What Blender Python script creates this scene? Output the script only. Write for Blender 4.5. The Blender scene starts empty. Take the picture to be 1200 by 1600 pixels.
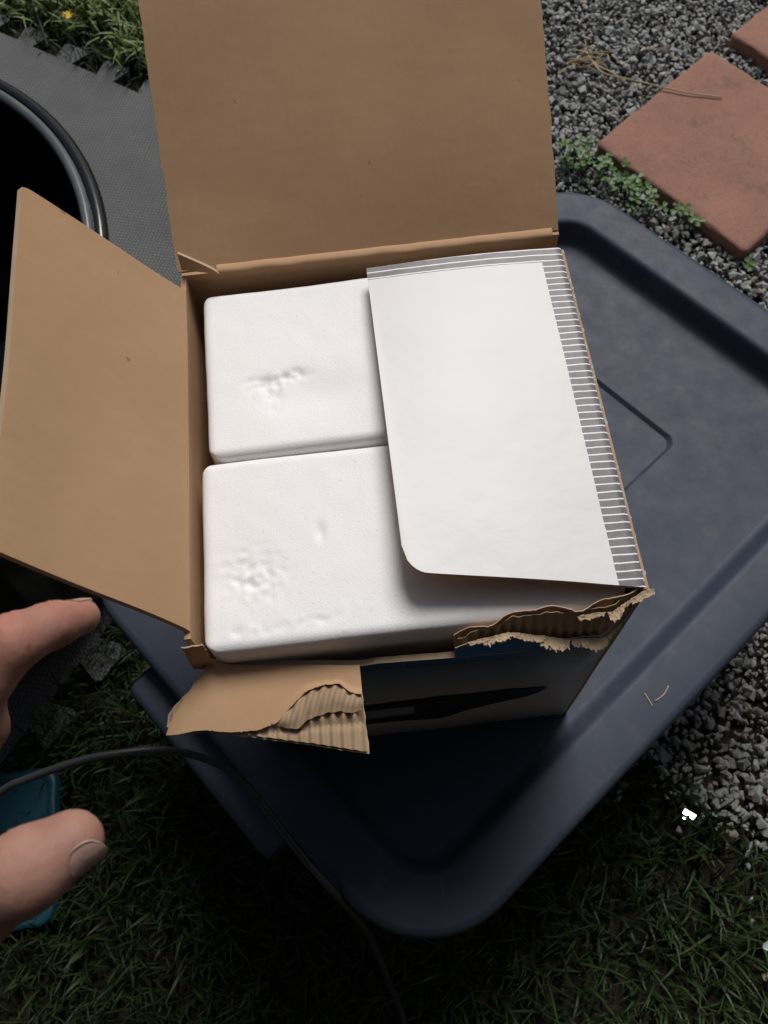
import bpy, bmesh, math, random
import numpy as np
from mathutils import Vector, Matrix, noise as mnoise

random.seed(7)
rng = np.random.default_rng(11)
sc = bpy.context.scene
col = sc.collection
PI = math.pi

# ------------------------------------------------------------------ camera
cam_d = bpy.data.cameras.new('camera')
cam = bpy.data.objects.new('camera', cam_d)
col.objects.link(cam)
cam.matrix_world = Matrix(((0.99352568, 0.11318402, -0.00980321, -0.0173052),
                           (-0.10635756, 0.89631939, -0.43046442, -0.28835571),
                           (-0.03993489, 0.42872011, 0.90255431, 0.79905555),
                           (0, 0, 0, 1)))
cam_d.sensor_fit = 'VERTICAL'
cam_d.sensor_height = 24.0
cam_d.lens = 1372.27 / 1600.0 * 24.0
cam_d.clip_start = 0.02
cam_d.clip_end = 500.0
cam_d.dof.use_dof = True            # a phone's small aperture, focused on the foam
cam_d.dof.focus_distance = 0.56
cam_d.dof.aperture_fstop = 11.0
sc.camera = cam

# ------------------------------------------------------------------ sky, sun, exposure
SUN_EL, SUN_AZ = math.radians(53), math.radians(20)      # azimuth from +Y towards +X
w = bpy.data.worlds.new('World')
sc.world = w
w.use_nodes = True
wn = w.node_tree
bg = wn.nodes['Background']
sky = wn.nodes.new('ShaderNodeTexSky')
sky.sky_type = 'NISHITA'
sky.sun_disc = False
sky.sun_elevation = SUN_EL
sky.sun_rotation = SUN_AZ
sky.air_density = 1.0
sky.dust_density = 4.0
sky.ozone_density = 1.0
wn.links.new(sky.outputs[0], bg.inputs[0])
bg.inputs[1].default_value = 0.05

sun_d = bpy.data.lights.new('sun', 'SUN')
sun_d.energy = 3.0
sun_d.angle = math.radians(28)
sun_d.color = (1.0, 0.98, 0.962)
sun = bpy.data.objects.new('sun', sun_d)
col.objects.link(sun)
sdir = Vector((math.sin(SUN_AZ) * math.cos(SUN_EL), math.cos(SUN_AZ) * math.cos(SUN_EL), math.sin(SUN_EL)))
sun.rotation_euler = (-sdir).to_track_quat('-Z', 'Y').to_euler()
sun.location = sdir * 5

sc.view_settings.view_transform = 'Standard'
sc.view_settings.look = 'None'
sc.view_settings.exposure = -0.1
sc.view_settings.gamma = 1.0
sc.view_settings.use_curve_mapping = False

# ------------------------------------------------------------------ helpers
def tag(o, label=None, cat=None, group=None, kind=None):
    if label: o['label'] = label
    if cat: o['category'] = cat
    if group: o['group'] = group
    if kind: o['kind'] = kind
    return o

def empty(name, loc=(0, 0, 0), rz=0.0):
    o = bpy.data.objects.new(name, None)
    o.empty_display_size = 0.05
    col.objects.link(o)
    o.location = loc
    o.rotation_euler = (0, 0, rz)
    return o

def link(name, me, mats, parent=None):
    o = bpy.data.objects.new(name, me)
    col.objects.link(o)
    for m in (mats if isinstance(mats, (list, tuple)) else [mats]):
        if len(me.materials) < (len(mats) if isinstance(mats, (list, tuple)) else 1):
            me.materials.append(m)
    if parent is not None:
        o.parent = parent
    return o

def pymesh(name, V, F, smooth=True):
    me = bpy.data.meshes.new(name)
    me.from_pydata([tuple(v) for v in V], [], [tuple(f) for f in F])
    if smooth:
        me.polygons.foreach_set('use_smooth', [True] * len(me.polygons))
    me.update()
    return me

def fast_mesh(name, V, F, smooth=False):
    """V (n,3) float, F (m,k) int with constant k"""
    me = bpy.data.meshes.new(name)
    k = F.shape[1]
    me.vertices.add(len(V)); me.vertices.foreach_set('co', np.ascontiguousarray(V, dtype=np.float32).ravel())
    me.loops.add(F.size); me.loops.foreach_set('vertex_index', np.ascontiguousarray(F, dtype=np.int32).ravel())
    me.polygons.add(len(F)); me.polygons.foreach_set('loop_start', np.arange(0, F.size, k, dtype=np.int32))
    me.update(calc_edges=True)
    me.polygons.foreach_set('use_smooth', np.full(len(F), smooth))
    me.validate()
    return me

def sheet(name, f, ns, nt, thick, mats, parent=None, smooth=True, mat_back=0, sharp_edges=True):
    """a card of real thickness: f(s,t) is its upper face, s,t in 0..1"""
    P = np.array([[f(i / ns, j / nt) for j in range(nt + 1)] for i in range(ns + 1)], float)
    ds = np.gradient(P, axis=0); dt = np.gradient(P, axis=1)
    N = np.cross(ds, dt); N /= np.linalg.norm(N, axis=2, keepdims=True) + 1e-12
    Q = P - N * thick
    n1 = nt + 1
    idx = lambda i, j: i * n1 + j
    V = np.concatenate([P.reshape(-1, 3), Q.reshape(-1, 3)])
    B = (ns + 1) * n1
    F = []; mi = []
    for i in range(ns):
        for j in range(nt):
            F.append((idx(i, j), idx(i + 1, j), idx(i + 1, j + 1), idx(i, j + 1))); mi.append(0)
            F.append((B + idx(i, j), B + idx(i, j + 1), B + idx(i + 1, j + 1), B + idx(i + 1, j))); mi.append(mat_back)
    # edges on vertices of their own, so the face normals stay flat
    def rim(pts_top, pts_bot):
        nonlocal V
        b = len(V); k = len(pts_top)
        V = np.concatenate([V, pts_top, pts_bot])
        for a in range(k - 1):
            F.append((b + a, b + a + 1, b + k + a + 1, b + k + a)); mi.append(2 if (isinstance(mats, (list, tuple)) and len(mats) > 2) else 0)
    rim(P[:, 0][::-1], Q[:, 0][::-1]); rim(P[:, -1], Q[:, -1]); rim(P[0], Q[0]); rim(P[-1][::-1], Q[-1][::-1])
    me = pymesh(name, V, F, smooth)
    me.polygons.foreach_set('material_index', mi)
    return link(name, me, mats, parent)

def tube(path, r, n=8, caps=True):
    """(V,F) of a tube along a polyline; r a number or list"""
    path = [Vector(p) for p in path]
    m = len(path)
    rs = r if isinstance(r, (list, tuple)) else [r] * m
    V = []; F = []
    up = Vector((0.13, 0.21, 0.97))
    for i, p in enumerate(path):
        d = (path[min(i + 1, m - 1)] - path[max(i - 1, 0)]).normalized()
        if abs(d.dot(up)) > 0.95: up = Vector((0.9, 0.3, 0.1))
        a = d.cross(up).normalized(); b = d.cross(a).normalized()
        for k in range(n):
            t = 2 * PI * k / n
            V.append(p + (a * math.cos(t) + b * math.sin(t)) * rs[i])
    for i in range(m - 1):
        for k in range(n):
            F.append((i * n + k, i * n + (k + 1) % n, (i + 1) * n + (k + 1) % n, (i + 1) * n + k))
    if caps:
        F.append(tuple(range(n - 1, -1, -1))); F.append(tuple((m - 1) * n + k for k in range(n)))
    return V, F

def spline(pts, per=8):
    P = [Vector(p) for p in pts]
    P = [P[0] * 2 - P[1]] + P + [P[-1] * 2 - P[-2]]
    out = []
    for i in range(1, len(P) - 2):
        for k in range(per):
            t = k / per
            out.append(0.5 * ((2 * P[i]) + (P[i + 1] - P[i - 1]) * t + (2 * P[i - 1] - 5 * P[i] + 4 * P[i + 1] - P[i + 2]) * t * t
                              + (-P[i - 1] + 3 * P[i] - 3 * P[i + 1] + P[i + 2]) * t ** 3))
    out.append(P[-2])
    return out

def nz(x, y, z=0.0, s=1.0):
    return mnoise.noise(Vector((x * s, y * s, z * s)))

def sstep(a, b, x):
    t = max(0.0, min(1.0, (x - a) / (b - a))); return t * t * (3 - 2 * t)

def interp(x, xs, ys):
    return float(np.interp(x, xs, ys))

# ------------------------------------------------------------------ materials
class NT:
    def __init__(s, name):
        s.m = bpy.data.materials.new(name); s.m.use_nodes = True
        s.t = s.m.node_tree; s.b = s.t.nodes['Principled BSDF']
        s.tc = s.t.nodes.new('ShaderNodeTexCoord')
    def n(s, typ, **kw):
        nd = s.t.nodes.new(typ)
        for k, v in kw.items(): setattr(nd, k, v)
        return nd
    def l(s, a, b): s.t.links.new(a, b)
    def noise(s, scale, detail=4, rough=0.6, vec=None, stretch=None):
        nd = s.n('ShaderNodeTexNoise'); nd.inputs['Scale'].default_value = scale
        nd.inputs['Detail'].default_value = detail; nd.inputs['Roughness'].default_value = rough
        v = vec or s.tc.outputs['Object']
        if stretch:
            mp = s.n('ShaderNodeMapping'); mp.inputs['Scale'].default_value = stretch; s.l(v, mp.inputs[0]); v = mp.outputs[0]
        s.l(v, nd.inputs['Vector']); return nd.outputs['Fac']
    def voronoi(s, scale, feature='F1', vec=None):
        nd = s.n('ShaderNodeTexVoronoi', feature=feature); nd.inputs['Scale'].default_value = scale
        s.l(vec or s.tc.outputs['Object'], nd.inputs['Vector']); return nd
    def ramp(s, fac, stops):
        nd = s.n('ShaderNodeValToRGB'); e = nd.color_ramp.elements
        while len(e) < len(stops): e.new(0.5)
        for k, (p, c) in enumerate(stops):
            e[k].position = p; e[k].color = (*c, 1) if len(c) == 3 else c
        s.l(fac, nd.inputs[0]); return nd.outputs[0]
    def mix(s, fac, a, b, blend='MIX'):
        nd = s.n('ShaderNodeMix', data_type='RGBA', blend_type=blend)
        for sock, v in ((nd.inputs[0], fac), (nd.inputs[6], a), (nd.inputs[7], b)):
            if hasattr(v, 'links'): s.l(v, sock)
            elif isinstance(v, (int, float)): sock.default_value = v
            else: sock.default_value = (*v, 1)
        return nd.outputs[2]
    def math(s, op, a, b=None, c=None):
        nd = s.n('ShaderNodeMath', operation=op)
        for k, v in enumerate((a, b, c)):
            if v is None: continue
            if hasattr(v, 'links'): s.l(v, nd.inputs[k])
            else: nd.inputs[k].default_value = v
        return nd.outputs[0]
    def xyz(s, vec=None):
        nd = s.n('ShaderNodeSeparateXYZ'); s.l(vec or s.tc.outputs['Object'], nd.inputs[0]); return nd.outputs
    def bump(s, h, strength=0.3, dist=0.001, prev=None):
        nd = s.n('ShaderNodeBump'); nd.inputs['Strength'].default_value = strength; nd.inputs['Distance'].default_value = dist
        s.l(h, nd.inputs['Height'])
        if prev is not None: s.l(prev, nd.inputs['Normal'])
        return nd.outputs[0]
    def out(s, color=None, rough=None, normal=None, spec=None, metal=None, **kw):
        for sock, v in (('Base Color', color), ('Roughness', rough), ('Normal', normal), ('Specular IOR Level', spec), ('Metallic', metal)):
            if v is None: continue
            if hasattr(v, 'links'): s.l(v, s.b.inputs[sock])
            elif isinstance(v, (int, float)): s.b.inputs[sock].default_value = v
            else: s.b.inputs[sock].default_value = (*v, 1)
        for k, v in kw.items(): s.b.inputs[k].default_value = v
        return s.m

def m_cardboard(name='kraft_cardboard', c0=(0.415, 0.256, 0.141), c1=(0.468, 0.297, 0.170)):
    t = NT(name)
    a = t.noise(14, 5, .6); f = t.noise(900, 2, .5, stretch=(1, 1, 0.15)); st = t.noise(60, 3, .6, stretch=(0.15, 2.2, 1))
    c = t.ramp(a, [(.3, c0), (.7, c1)])
    c = t.mix(t.math('MULTIPLY', st, .35), c, tuple(x * .82 for x in c0))
    c = t.mix(t.math('MULTIPLY', f, .22), c, tuple(x * 1.25 for x in c1))
    sp = t.noise(120, 1, .3)
    c = t.mix(t.ramp(sp, [(.80, (0, 0, 0)), (.84, (.6, .6, .6))]), c, (0.13, 0.07, 0.035))
    c = t.mix(t.ramp(t.noise(9, 6, .75, stretch=(.4, 3, 1)), [(.58, (0, 0, 0)), (.75, (.30, .30, .30))]), c, tuple(x * 1.22 for x in c1))
    fl = t.n('ShaderNodeTexWave', wave_type='BANDS', bands_direction='X'); fl.inputs['Scale'].default_value = 52; fl.inputs['Distortion'].default_value = .6
    t.l(t.tc.outputs['Object'], fl.inputs['Vector'])
    nrm = t.bump(fl.outputs['Fac'], .04, .0006)
    nrm = t.bump(f, .14, .0004, nrm); nrm = t.bump(t.noise(22, 3), .25, .0025, nrm)
    return t.out(c, .86, nrm, .25)

def m_plain(name, color, rough=.5, var=.25, scale=30, bump=.1, bscale=200, spec=.5, metal=0.0, dist=.0006, **kw):
    t = NT(name)
    c = t.ramp(t.noise(scale, 4, .65), [(.25, tuple(x * (1 - var) for x in color)), (.75, tuple(min(1, x * (1 + var)) for x in color))])
    return t.out(c, rough, t.bump(t.noise(bscale, 3), bump, dist), spec, metal, **kw)

M = {}
M['card'] = m_cardboard()
M['card_pale'] = m_cardboard('torn_paper_fibre', (0.40, 0.285, 0.18), (0.50, 0.38, 0.26))
M['card_flute'] = m_cardboard('corrugated_medium', (0.30, 0.205, 0.125), (0.40, 0.29, 0.185))

def m_lid():
    t = NT('navy_plastic')
    a = t.noise(5, 6, .62); b = t.noise(38, 4, .7)
    c = t.ramp(a, [(.3, (0.030, 0.040, 0.061)), (.7, (0.040, 0.051, 0.075))])
    dirt = t.ramp(t.noise(7, 5, .7, stretch=(1.3, .8, 1)), [(.56, (0, 0, 0)), (.78, (.30, .30, .30))])
    c = t.mix(dirt, c, (0.058, 0.056, 0.056))
    sc_ = t.ramp(t.noise(30, 2, .5, stretch=(9, .35, 1)), [(.66, (0, 0, 0)), (.78, (.42, .42, .42))])
    c = t.mix(sc_, c, (0.075, 0.08, 0.09))
    c = t.mix(t.ramp(t.noise(330, 3, .8), [(.62, (0, 0, 0)), (.76, (.35, .35, .35))]), c, (0.10, 0.10, 0.105))
    c = t.mix(t.ramp(t.noise(17, 6, .8), [(.55, (0, 0, 0)), (.62, (.16, .16, .16)), (.66, (0, 0, 0))]), c, (0.12, 0.11, 0.10))
    r = t.ramp(b, [(.3, (.50,) * 3), (.7, (.62,) * 3)])
    nrm = t.bump(t.noise(420, 2), .10, .0004); nrm = t.bump(t.noise(9, 3), .2, .003, nrm)
    return t.out(c, r, nrm, .26)
M['lid'] = m_lid()

def m_foam():
    t = NT('expanded_polystyrene')
    pit = t.voronoi(150).outputs['Distance']
    v2 = t.voronoi(480, 'DISTANCE_TO_EDGE')
    e = t.ramp(v2.outputs['Distance'], [(0.0, (0, 0, 0)), (.14, (1, 1, 1))])
    c = t.mix(t.math('MULTIPLY', t.noise(6, 3), .5), (0.84, 0.835, 0.83), (0.80, 0.79, 0.785))
    c = t.mix(t.math('MULTIPLY', t.math('SUBTRACT', 1.0, e), .08), c, (0.62, 0.60, 0.60))
    c = t.mix(t.ramp(pit, [(.03, (.6, .6, .6)), (.09, (0, 0, 0))]), c, (0.50, 0.47, 0.46))
    c = t.mix(t.ramp(t.noise(95, 2, .5), [(.76, (0, 0, 0)), (.80, (.35, .35, .35))]), c, (0.42, 0.30, 0.24))
    nrm = t.bump(e, .13, .0004); nrm = t.bump(t.noise(60, 4), .10, .0014, nrm); nrm = t.bump(t.noise(700, 2), .2, .0004, nrm)
    return t.out(c, .48, nrm, .35, **{'Subsurface Weight': .12, 'Subsurface Scale': .006, 'Subsurface Radius': (1, 1, 1)})
M['foam'] = m_foam()

def m_print_flap():
    """white coated board: a grey border ruled with thin white lines round a white panel"""
    t = NT('printed_white_board')
    o = t.xyz(); x, y = o[0], o[1]
    wob = t.math('MULTIPLY', t.math('SUBTRACT', t.noise(70, 3), .5), .0012)
    fr = t.math('FRACT', t.math('DIVIDE', t.math('ADD', t.math('ADD', y, wob), 1.0), .00512))
    line = t.math('LESS_THAN', t.math('ABSOLUTE', t.math('SUBTRACT', fr, .5)), .085)
    grey = t.ramp(t.noise(120, 4, .7), [(.25, (.10, .09, .098)), (.75, (.18, .17, .178))])
    border = t.mix(line, grey, (.80, .79, .78))
    xe = t.math('ADD', x, t.math('MULTIPLY', t.math('SUBTRACT', t.noise(300, 2), .5), .0006))
    wear = t.math('GREATER_THAN', t.math('ADD', x, t.math('MULTIPLY', t.math('SUBTRACT', t.noise(240, 4, .8), .5), .012)), .1345)
    border = t.mix(wear, border, (.55, .50, .44))
    inx = t.math('LESS_THAN', xe, .1155); iny = t.math('LESS_THAN', y, .1125)
    panel = t.mix(t.noise(7, 4), (.70, .688, .68), (.65, .64, .635))
    c = t.mix(t.math('MULTIPLY', inx, iny), border, panel)
    nrm = t.bump(t.noise(110, 4, .6), .22, .0008); nrm = t.bump(t.noise(14, 3), .3, .003, nrm)
    return t.out(c, .40, nrm, .34)
M['print_flap'] = m_print_flap()

def m_print_front():
    """the printed front: ruled grey band, blue band, pale grey below"""
    t = NT('printed_front_board')
    o = t.xyz(); x, z = o[0], o[2]
    fr = t.math('FRACT', t.math('DIVIDE', t.math('ADD', x, 1.0), .0052))
    line = t.math('LESS_THAN', t.math('ABSOLUTE', t.math('SUBTRACT', fr, .5)), .08)
    band = t.mix(line, (.10, .11, .14), (.75, .74, .72))
    zz = t.math('ADD', z, t.math('MULTIPLY', t.math('SUBTRACT', t.noise(40, 4), .5), .008))
    low = t.ramp(t.math('DIVIDE', zz, .322), [(.0, (.42, .40, .37)), (.30, (.50, .48, .45)), (.42, (.40, .385, .37)), (.60, (.32, .325, .34)), (.76, (.20, .225, .27)), (.86, (.08, .11, .17))])
    spk = t.ramp(t.noise(260, 3, .8), [(.45, (0, 0, 0)), (.6, (1, 1, 1))])
    blue = t.mix(t.noise(30, 3), (.03, .14, .33), (.05, .19, .42))
    crease = t.math('LESS_THAN', t.math('ABSOLUTE', t.math('SUBTRACT', zz, .281)), .008)
    c = t.mix(t.math('GREATER_THAN', z, .277), low, blue)
    c = t.mix(t.math('MULTIPLY', crease, t.math('MULTIPLY', spk, .7)), c, (.02, .025, .03))
    c = t.mix(t.math('GREATER_THAN', z, .3005), c, band)
    nrm = t.bump(t.noise(90, 4, .7), .25, .0012)
    return t.out(c, .42, nrm, .5)
M['print_front'] = m_print_front()
M['print_black'] = m_plain('printed_black_ink', (.012, .012, .014), .4, .3, 60, .08)
M['print_grey'] = m_plain('printed_grey_ink', (.24, .24, .245), .4, .15, 60, .08)

def m_paver():
    t = NT('red_concrete')
    a = t.noise(9, 5, .65); b = t.noise(420, 3, .7); g = t.voronoi(260).outputs['Distance']
    c = t.ramp(a, [(.3, (.215, .110, .078)), (.7, (.305, .158, .114))])
    c = t.mix(t.ramp(b, [(.35, (0, 0, 0)), (.75, (.55, .55, .55))]), c, (.37, .22, .17))
    c = t.mix(t.ramp(t.noise(130, 4, .8), [(.58, (0, 0, 0)), (.70, (.6, .6, .6))]), c, (.09, .055, .045))
    c = t.mix(t.ramp(t.noise(16, 4, .7), [(.58, (0, 0, 0)), (.72, (.55, .55, .55))]), c, (.115, .09, .06))
    nrm = t.bump(b, .5, .0012); nrm = t.bump(t.noise(110, 4, .7), .6, .0022, nrm)
    return t.out(c, .92, nrm, .2)
M['paver'] = m_paver()

def m_mat():
    t = NT('woven_pattern_eva_foam')
    mp = t.n('ShaderNodeMapping'); mp.inputs['Rotation'].default_value = (0, 0, math.radians(62)); t.l(t.tc.outputs['Object'], mp.inputs[0])
    o = t.xyz(mp.outputs[0])
    P = .0086
    u = t.math('DIVIDE', o[0], P); v = t.math('DIVIDE', o[1], P * .5)
    row = t.math('FLOOR', v)
    odd = t.math('MULTIPLY', t.math('MODULO', t.math('ABSOLUTE', row), 2.0), .5)
    fx = t.math('ABSOLUTE', t.math('SUBTRACT', t.math('FRACT', t.math('ADD', u, odd)), .5))
    fy = t.math('ABSOLUTE', t.math('SUBTRACT', t.math('FRACT', v), .5))
    hgt = t.math('SUBTRACT', 1.0, t.math('MAXIMUM', t.math('MULTIPLY', fx, 2.0), t.math('MULTIPLY', fy, 2.0)))
    hh = t.ramp(hgt, [(.0, (0, 0, 0)), (.4, (1, 1, 1))])
    c = t.ramp(t.noise(7, 5, .65), [(.3, (.100, .104, .105)), (.7, (.155, .158, .156))])
    c = t.mix(t.math('SUBTRACT', 1.0, hh), c, (.042, .044, .047))
    c = t.mix(t.ramp(t.noise(18, 5, .75), [(.6, (0, 0, 0)), (.8, (.5, .5, .5))]), c, (.17, .155, .135))
    return t.out(c, .72, t.bump(hh, .7, .0014), .35)
M['mat'] = m_mat()

M['soil'] = m_plain('dark_soil', (.030, .024, .018), .95, .5, 12, .8, 90, .15, dist=.01)
M['tub'] = m_plain('glossy_black_plastic', (.006, .0065, .007), .16, .3, 12, .05, 60, .6)
M['tub_sheen'] = m_plain('lip_sheen_grey', (.10, .108, .112), .25, .25, 30, .1, 90, .5)  # grey paints the sky's sheen on the black lip
M['cable'] = m_plain('black_rubber', (.042, .042, .045), .42, .25, 40, .1, 400, .5)
M['teal'] = m_plain('teal_plastic', (.006, .070, .100), .45, .18, 20, .1, 200, .5)
M['chrome'] = m_plain('bright_steel', (.92, .92, .93), .07, .03, 30, .0, 100, .5, 1.0)
M['white_scrap'] = m_plain('white_plastic_scrap', (.42, .45, .44), .4, .1, 50, .1)

def m_island(name, cols, rough=.8, bump=.4, bscale=300, spec=.3, trans=0.0):
    """one colour for each loose piece of the mesh"""
    t = NT(name)
    g = t.n('ShaderNodeNewGeometry')
    c = t.ramp(g.outputs['Random Per Island'], [(i / max(1, len(cols) - 1), k) for i, k in enumerate(cols)])
    c = t.mix(t.math('MULTIPLY', t.noise(bscale * .6, 3), .5), c, tuple(x * .72 for x in cols[len(cols) // 2]))
    kw = {'Transmission Weight': 0.0}
    return t.out(c, rough, t.bump(t.noise(bscale, 3), bump, .0008), spec, **kw)
M['gravel'] = m_island('slate_chippings', [(.23, .25, .255), (.31, .33, .325), (.26, .28, .285), (.37, .385, .375), (.28, .295, .29), (.33, .325, .295), (.24, .26, .27), (.46, .45, .40), (.29, .31, .315), (.30, .22, .17)])
M['grass'] = m_island('grass_blades', [(.016, .034, .009), (.028, .052, .013), (.021, .042, .011), (.036, .062, .017), (.024, .046, .012), (.060, .054, .026)], .55, .1, 200, .35)
M['clover'] = m_island('clover_leaves', [(.045, .105, .022), (.075, .150, .035), (.055, .125, .028)], .5, .2, 200, .4)
M['stem'] = m_plain('green_stems', (.05, .09, .025), .6, .2)
M['straw'] = m_plain('dry_straw', (.48, .375, .215), .7, .12, 25, .0)
M['yellow'] = m_plain('yellow_petals', (.65, .40, .02), .6, .15)
M['twig'] = m_plain('dark_twig', (.035, .028, .02), .8, .3)

def m_skin():
    t = NT('skin')
    c = t.ramp(t.noise(45, 4, .6), [(.3, (.29, .145, .105)), (.7, (.375, .205, .152))])
    c = t.mix(t.ramp(t.noise(20, 2), [(.5, (0, 0, 0)), (.72, (.75, .75, .75))]), c, (.43, .15, .11))
    fine = t.voronoi(900, 'DISTANCE_TO_EDGE').outputs['Distance']
    nrm = t.bump(t.ramp(fine, [(0, (0, 0, 0)), (.2, (1, 1, 1))]), .12, .0003)
    wr = t.noise(260, 3, .6, stretch=(3, .5, 1))
    nrm = t.bump(wr, .30, .0008, nrm); nrm = t.bump(t.noise(90, 4, .7), .35, .0012, nrm)
    return t.out(c, .60, nrm, .32, **{'Subsurface Weight': .18, 'Subsurface Scale': .004, 'Subsurface Radius': (1, .35, .2)})
M['skin'] = m_skin()
M['nail'] = m_plain('fingernail', (.38, .245, .20), .38, .08, 60, .05)
M['jacket'] = m_plain('charcoal_jacket_cloth', (.018, .019, .022), .85, .3, 40, .4, 500, .2)
M['trousers'] = m_plain('dark_denim', (.016, .020, .032), .85, .3, 40, .4, 600, .2)
M['shoe'] = m_plain('black_leather', (.012, .012, .012), .4, .3)
M['hair'] = m_plain('brown_hair', (.03, .018, .01), .6, .4, 90, .6, 300)

# ------------------------------------------------------------------ the setting: ground
G = -0.30                      # ground level; the lid's floor is z = 0
def build_ground():
    n = 48
    xs = np.concatenate([np.linspace(-40, -2, 8)[:-1], np.linspace(-2, 2, n), np.linspace(2, 40, 8)[1:]])
    V = []; F = []
    for x in xs:
        for y in xs:
            near = math.exp(-(x * x + (y - .4) ** 2) / 6)
            V.append((x, y, G - .006 + .004 * near * nz(x, y, 0, 6)))
    k = len(xs)
    for i in range(k - 1):
        for j in range(k - 1):
            F.append((i * k + j, (i + 1) * k + j, (i + 1) * k + j + 1, i * k + j + 1))
    tag(link('ground', pymesh('ground', V, F), M['soil']), kind='structure')
build_ground()

UA = np.array([0.600, -0.800]); NA = np.array([0.800, 0.600])        # the tote's short and long axis on the plan
def tote_un(x, y):
    return x * UA[0] + y * UA[1], x * NA[0] + y * NA[1]
TU = (-0.255, 0.252); TN = (-0.218, 0.502)

PAV_A = np.array([0.246, 0.194]); PAV_B = np.array([0.177, -0.265])
PAVERS = [np.array([0.416, 0.855]), np.array([0.706, 1.080])]
def in_paver(x, y, m=.0):
    for c in PAVERS:
        s, t = np.linalg.solve(np.stack([PAV_A, PAV_B], 1), np.array([x, y]) - c)
        if -m < s < 1 + m and -m < t < 1 + m: return True
    return False

# mat: corner and axes on the plan
MAT_U = np.array([0.787, -0.617]); MAT_V = np.array([0.617, 0.787])
MAT_O = np.array([-0.434, 1.178])       # a point on its far edge
MAT_R = np.array([-0.485, -0.02])       # a point on its right edge
def mat_st(x, y):
    p = np.array([x, y])
    return (p - MAT_R) @ MAT_U, (p - MAT_O) @ MAT_V     # both negative inside

def gravel_zone(x, y):
    """1 on the slate bed, 0 on the lawn, with a wandering border"""
    wob = .05 * nz(x, y, 3, 5) + .02 * nz(x, y, 9, 17)
    a = (x - (-.02)) + wob                       # left border far behind the box
    b = (y - (-0.119)) * .66 + (x - .262) * .75 + wob * .8     # lower-right border
    return min(a, b)

# ------------------------------------------------------------------ slate gravel (stuff)
def hull_template(seed, flat):
    r = np.random.default_rng(seed)
    bm = bmesh.new()
    P = r.normal(size=(11, 3)); P /= np.linalg.norm(P, axis=1, keepdims=True)
    P *= r.uniform(.75, 1.1, (11, 1)); P *= np.array([1.0, r.uniform(.6, .9), flat])
    for p in P: bm.verts.new(p)
    ret = bmesh.ops.convex_hull(bm, input=bm.verts[:])
    bmesh.ops.delete(bm, geom=[v for v in bm.verts if not v.link_faces], context='VERTS')
    bmesh.ops.triangulate(bm, faces=bm.faces[:])
    bm.verts.index_update()
    V = np.array([v.co[:] for v in bm.verts]); F = np.array([[v.index for v in f.verts] for f in bm.faces])
    bm.free()
    return V, F

def rotmats(rx, ry, rz):
    cx, sx, cy, sy, cz, sz = np.cos(rx), np.sin(rx), np.cos(ry), np.sin(ry), np.cos(rz), np.sin(rz)
    R = np.empty((len(rx), 3, 3))
    R[:, 0, 0] = cz * cy; R[:, 0, 1] = cz * sy * sx - sz * cx; R[:, 0, 2] = cz * sy * cx + sz * sx
    R[:, 1, 0] = sz * cy; R[:, 1, 1] = sz * sy * sx + cz * cx; R[:, 1, 2] = sz * sy * cx - cz * sx
    R[:, 2, 0] = -sy; R[:, 2, 1] = cy * sx; R[:, 2, 2] = cy * cx
    return R

def build_gravel():
    pts = []
    step = .0094
    for layer in range(2):
        for x in np.arange(-.05, 1.35, step):
            for y in np.arange(-.34, 1.75, step):
                px = x + rng.uniform(-.5, .5) * step; py = y + rng.uniform(-.5, .5) * step
                if y > 1.5 or x > 1.1:
                    if rng.random() < .45: continue
                if layer and rng.random() < .45: continue
                u, n_ = tote_un(px, py)
                if TU[0] + .05 < u < TU[1] - .05 and TN[0] + .05 < n_ < TN[1] - .05: continue
                if in_paver(px, py, -.01): continue
                z = gravel_zone(px, py)
                if z < 0 and rng.random() > math.exp(z * 45) * .5: continue
                pts.append((px, py, layer))
    pts = np.array(pts)
    T = [hull_template(100 + k, f) for k, f in enumerate((.38, .5, .45, .6, .7, .42, .55, .35))]
    which = rng.integers(0, len(T), len(pts))
    VV = []; FF = []; off = 0
    for k, (V, F) in enumerate(T):
        p = pts[which == k]; m = len(p)
        s = np.clip(rng.lognormal(math.log(.0058), .36, m), .0028, .014)
        R = rotmats(rng.normal(0, .45, m), rng.normal(0, .45, m), rng.uniform(0, 6.28, m))
        co = np.einsum('mij,vj->mvi', R, V) * s[:, None, None]
        co[:, :, 0] += p[:, 0:1]; co[:, :, 1] += p[:, 1:2]
        co[:, :, 2] += (G + .002 + p[:, 2] * .0055 + s * .25)[:, None]
        VV.append(co.reshape(-1, 3)); FF.append((F[None] + (np.arange(m) * len(V))[:, None, None]).reshape(-1, 3) + off)
        off += m * len(V)
    me = fast_mesh('slate_gravel', np.concatenate(VV), np.concatenate(FF), False)
    tag(link('slate_gravel', me, M['gravel']), 'bed of blue-grey slate chippings around the red pavers', 'gravel', kind='stuff')
build_gravel()

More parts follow.
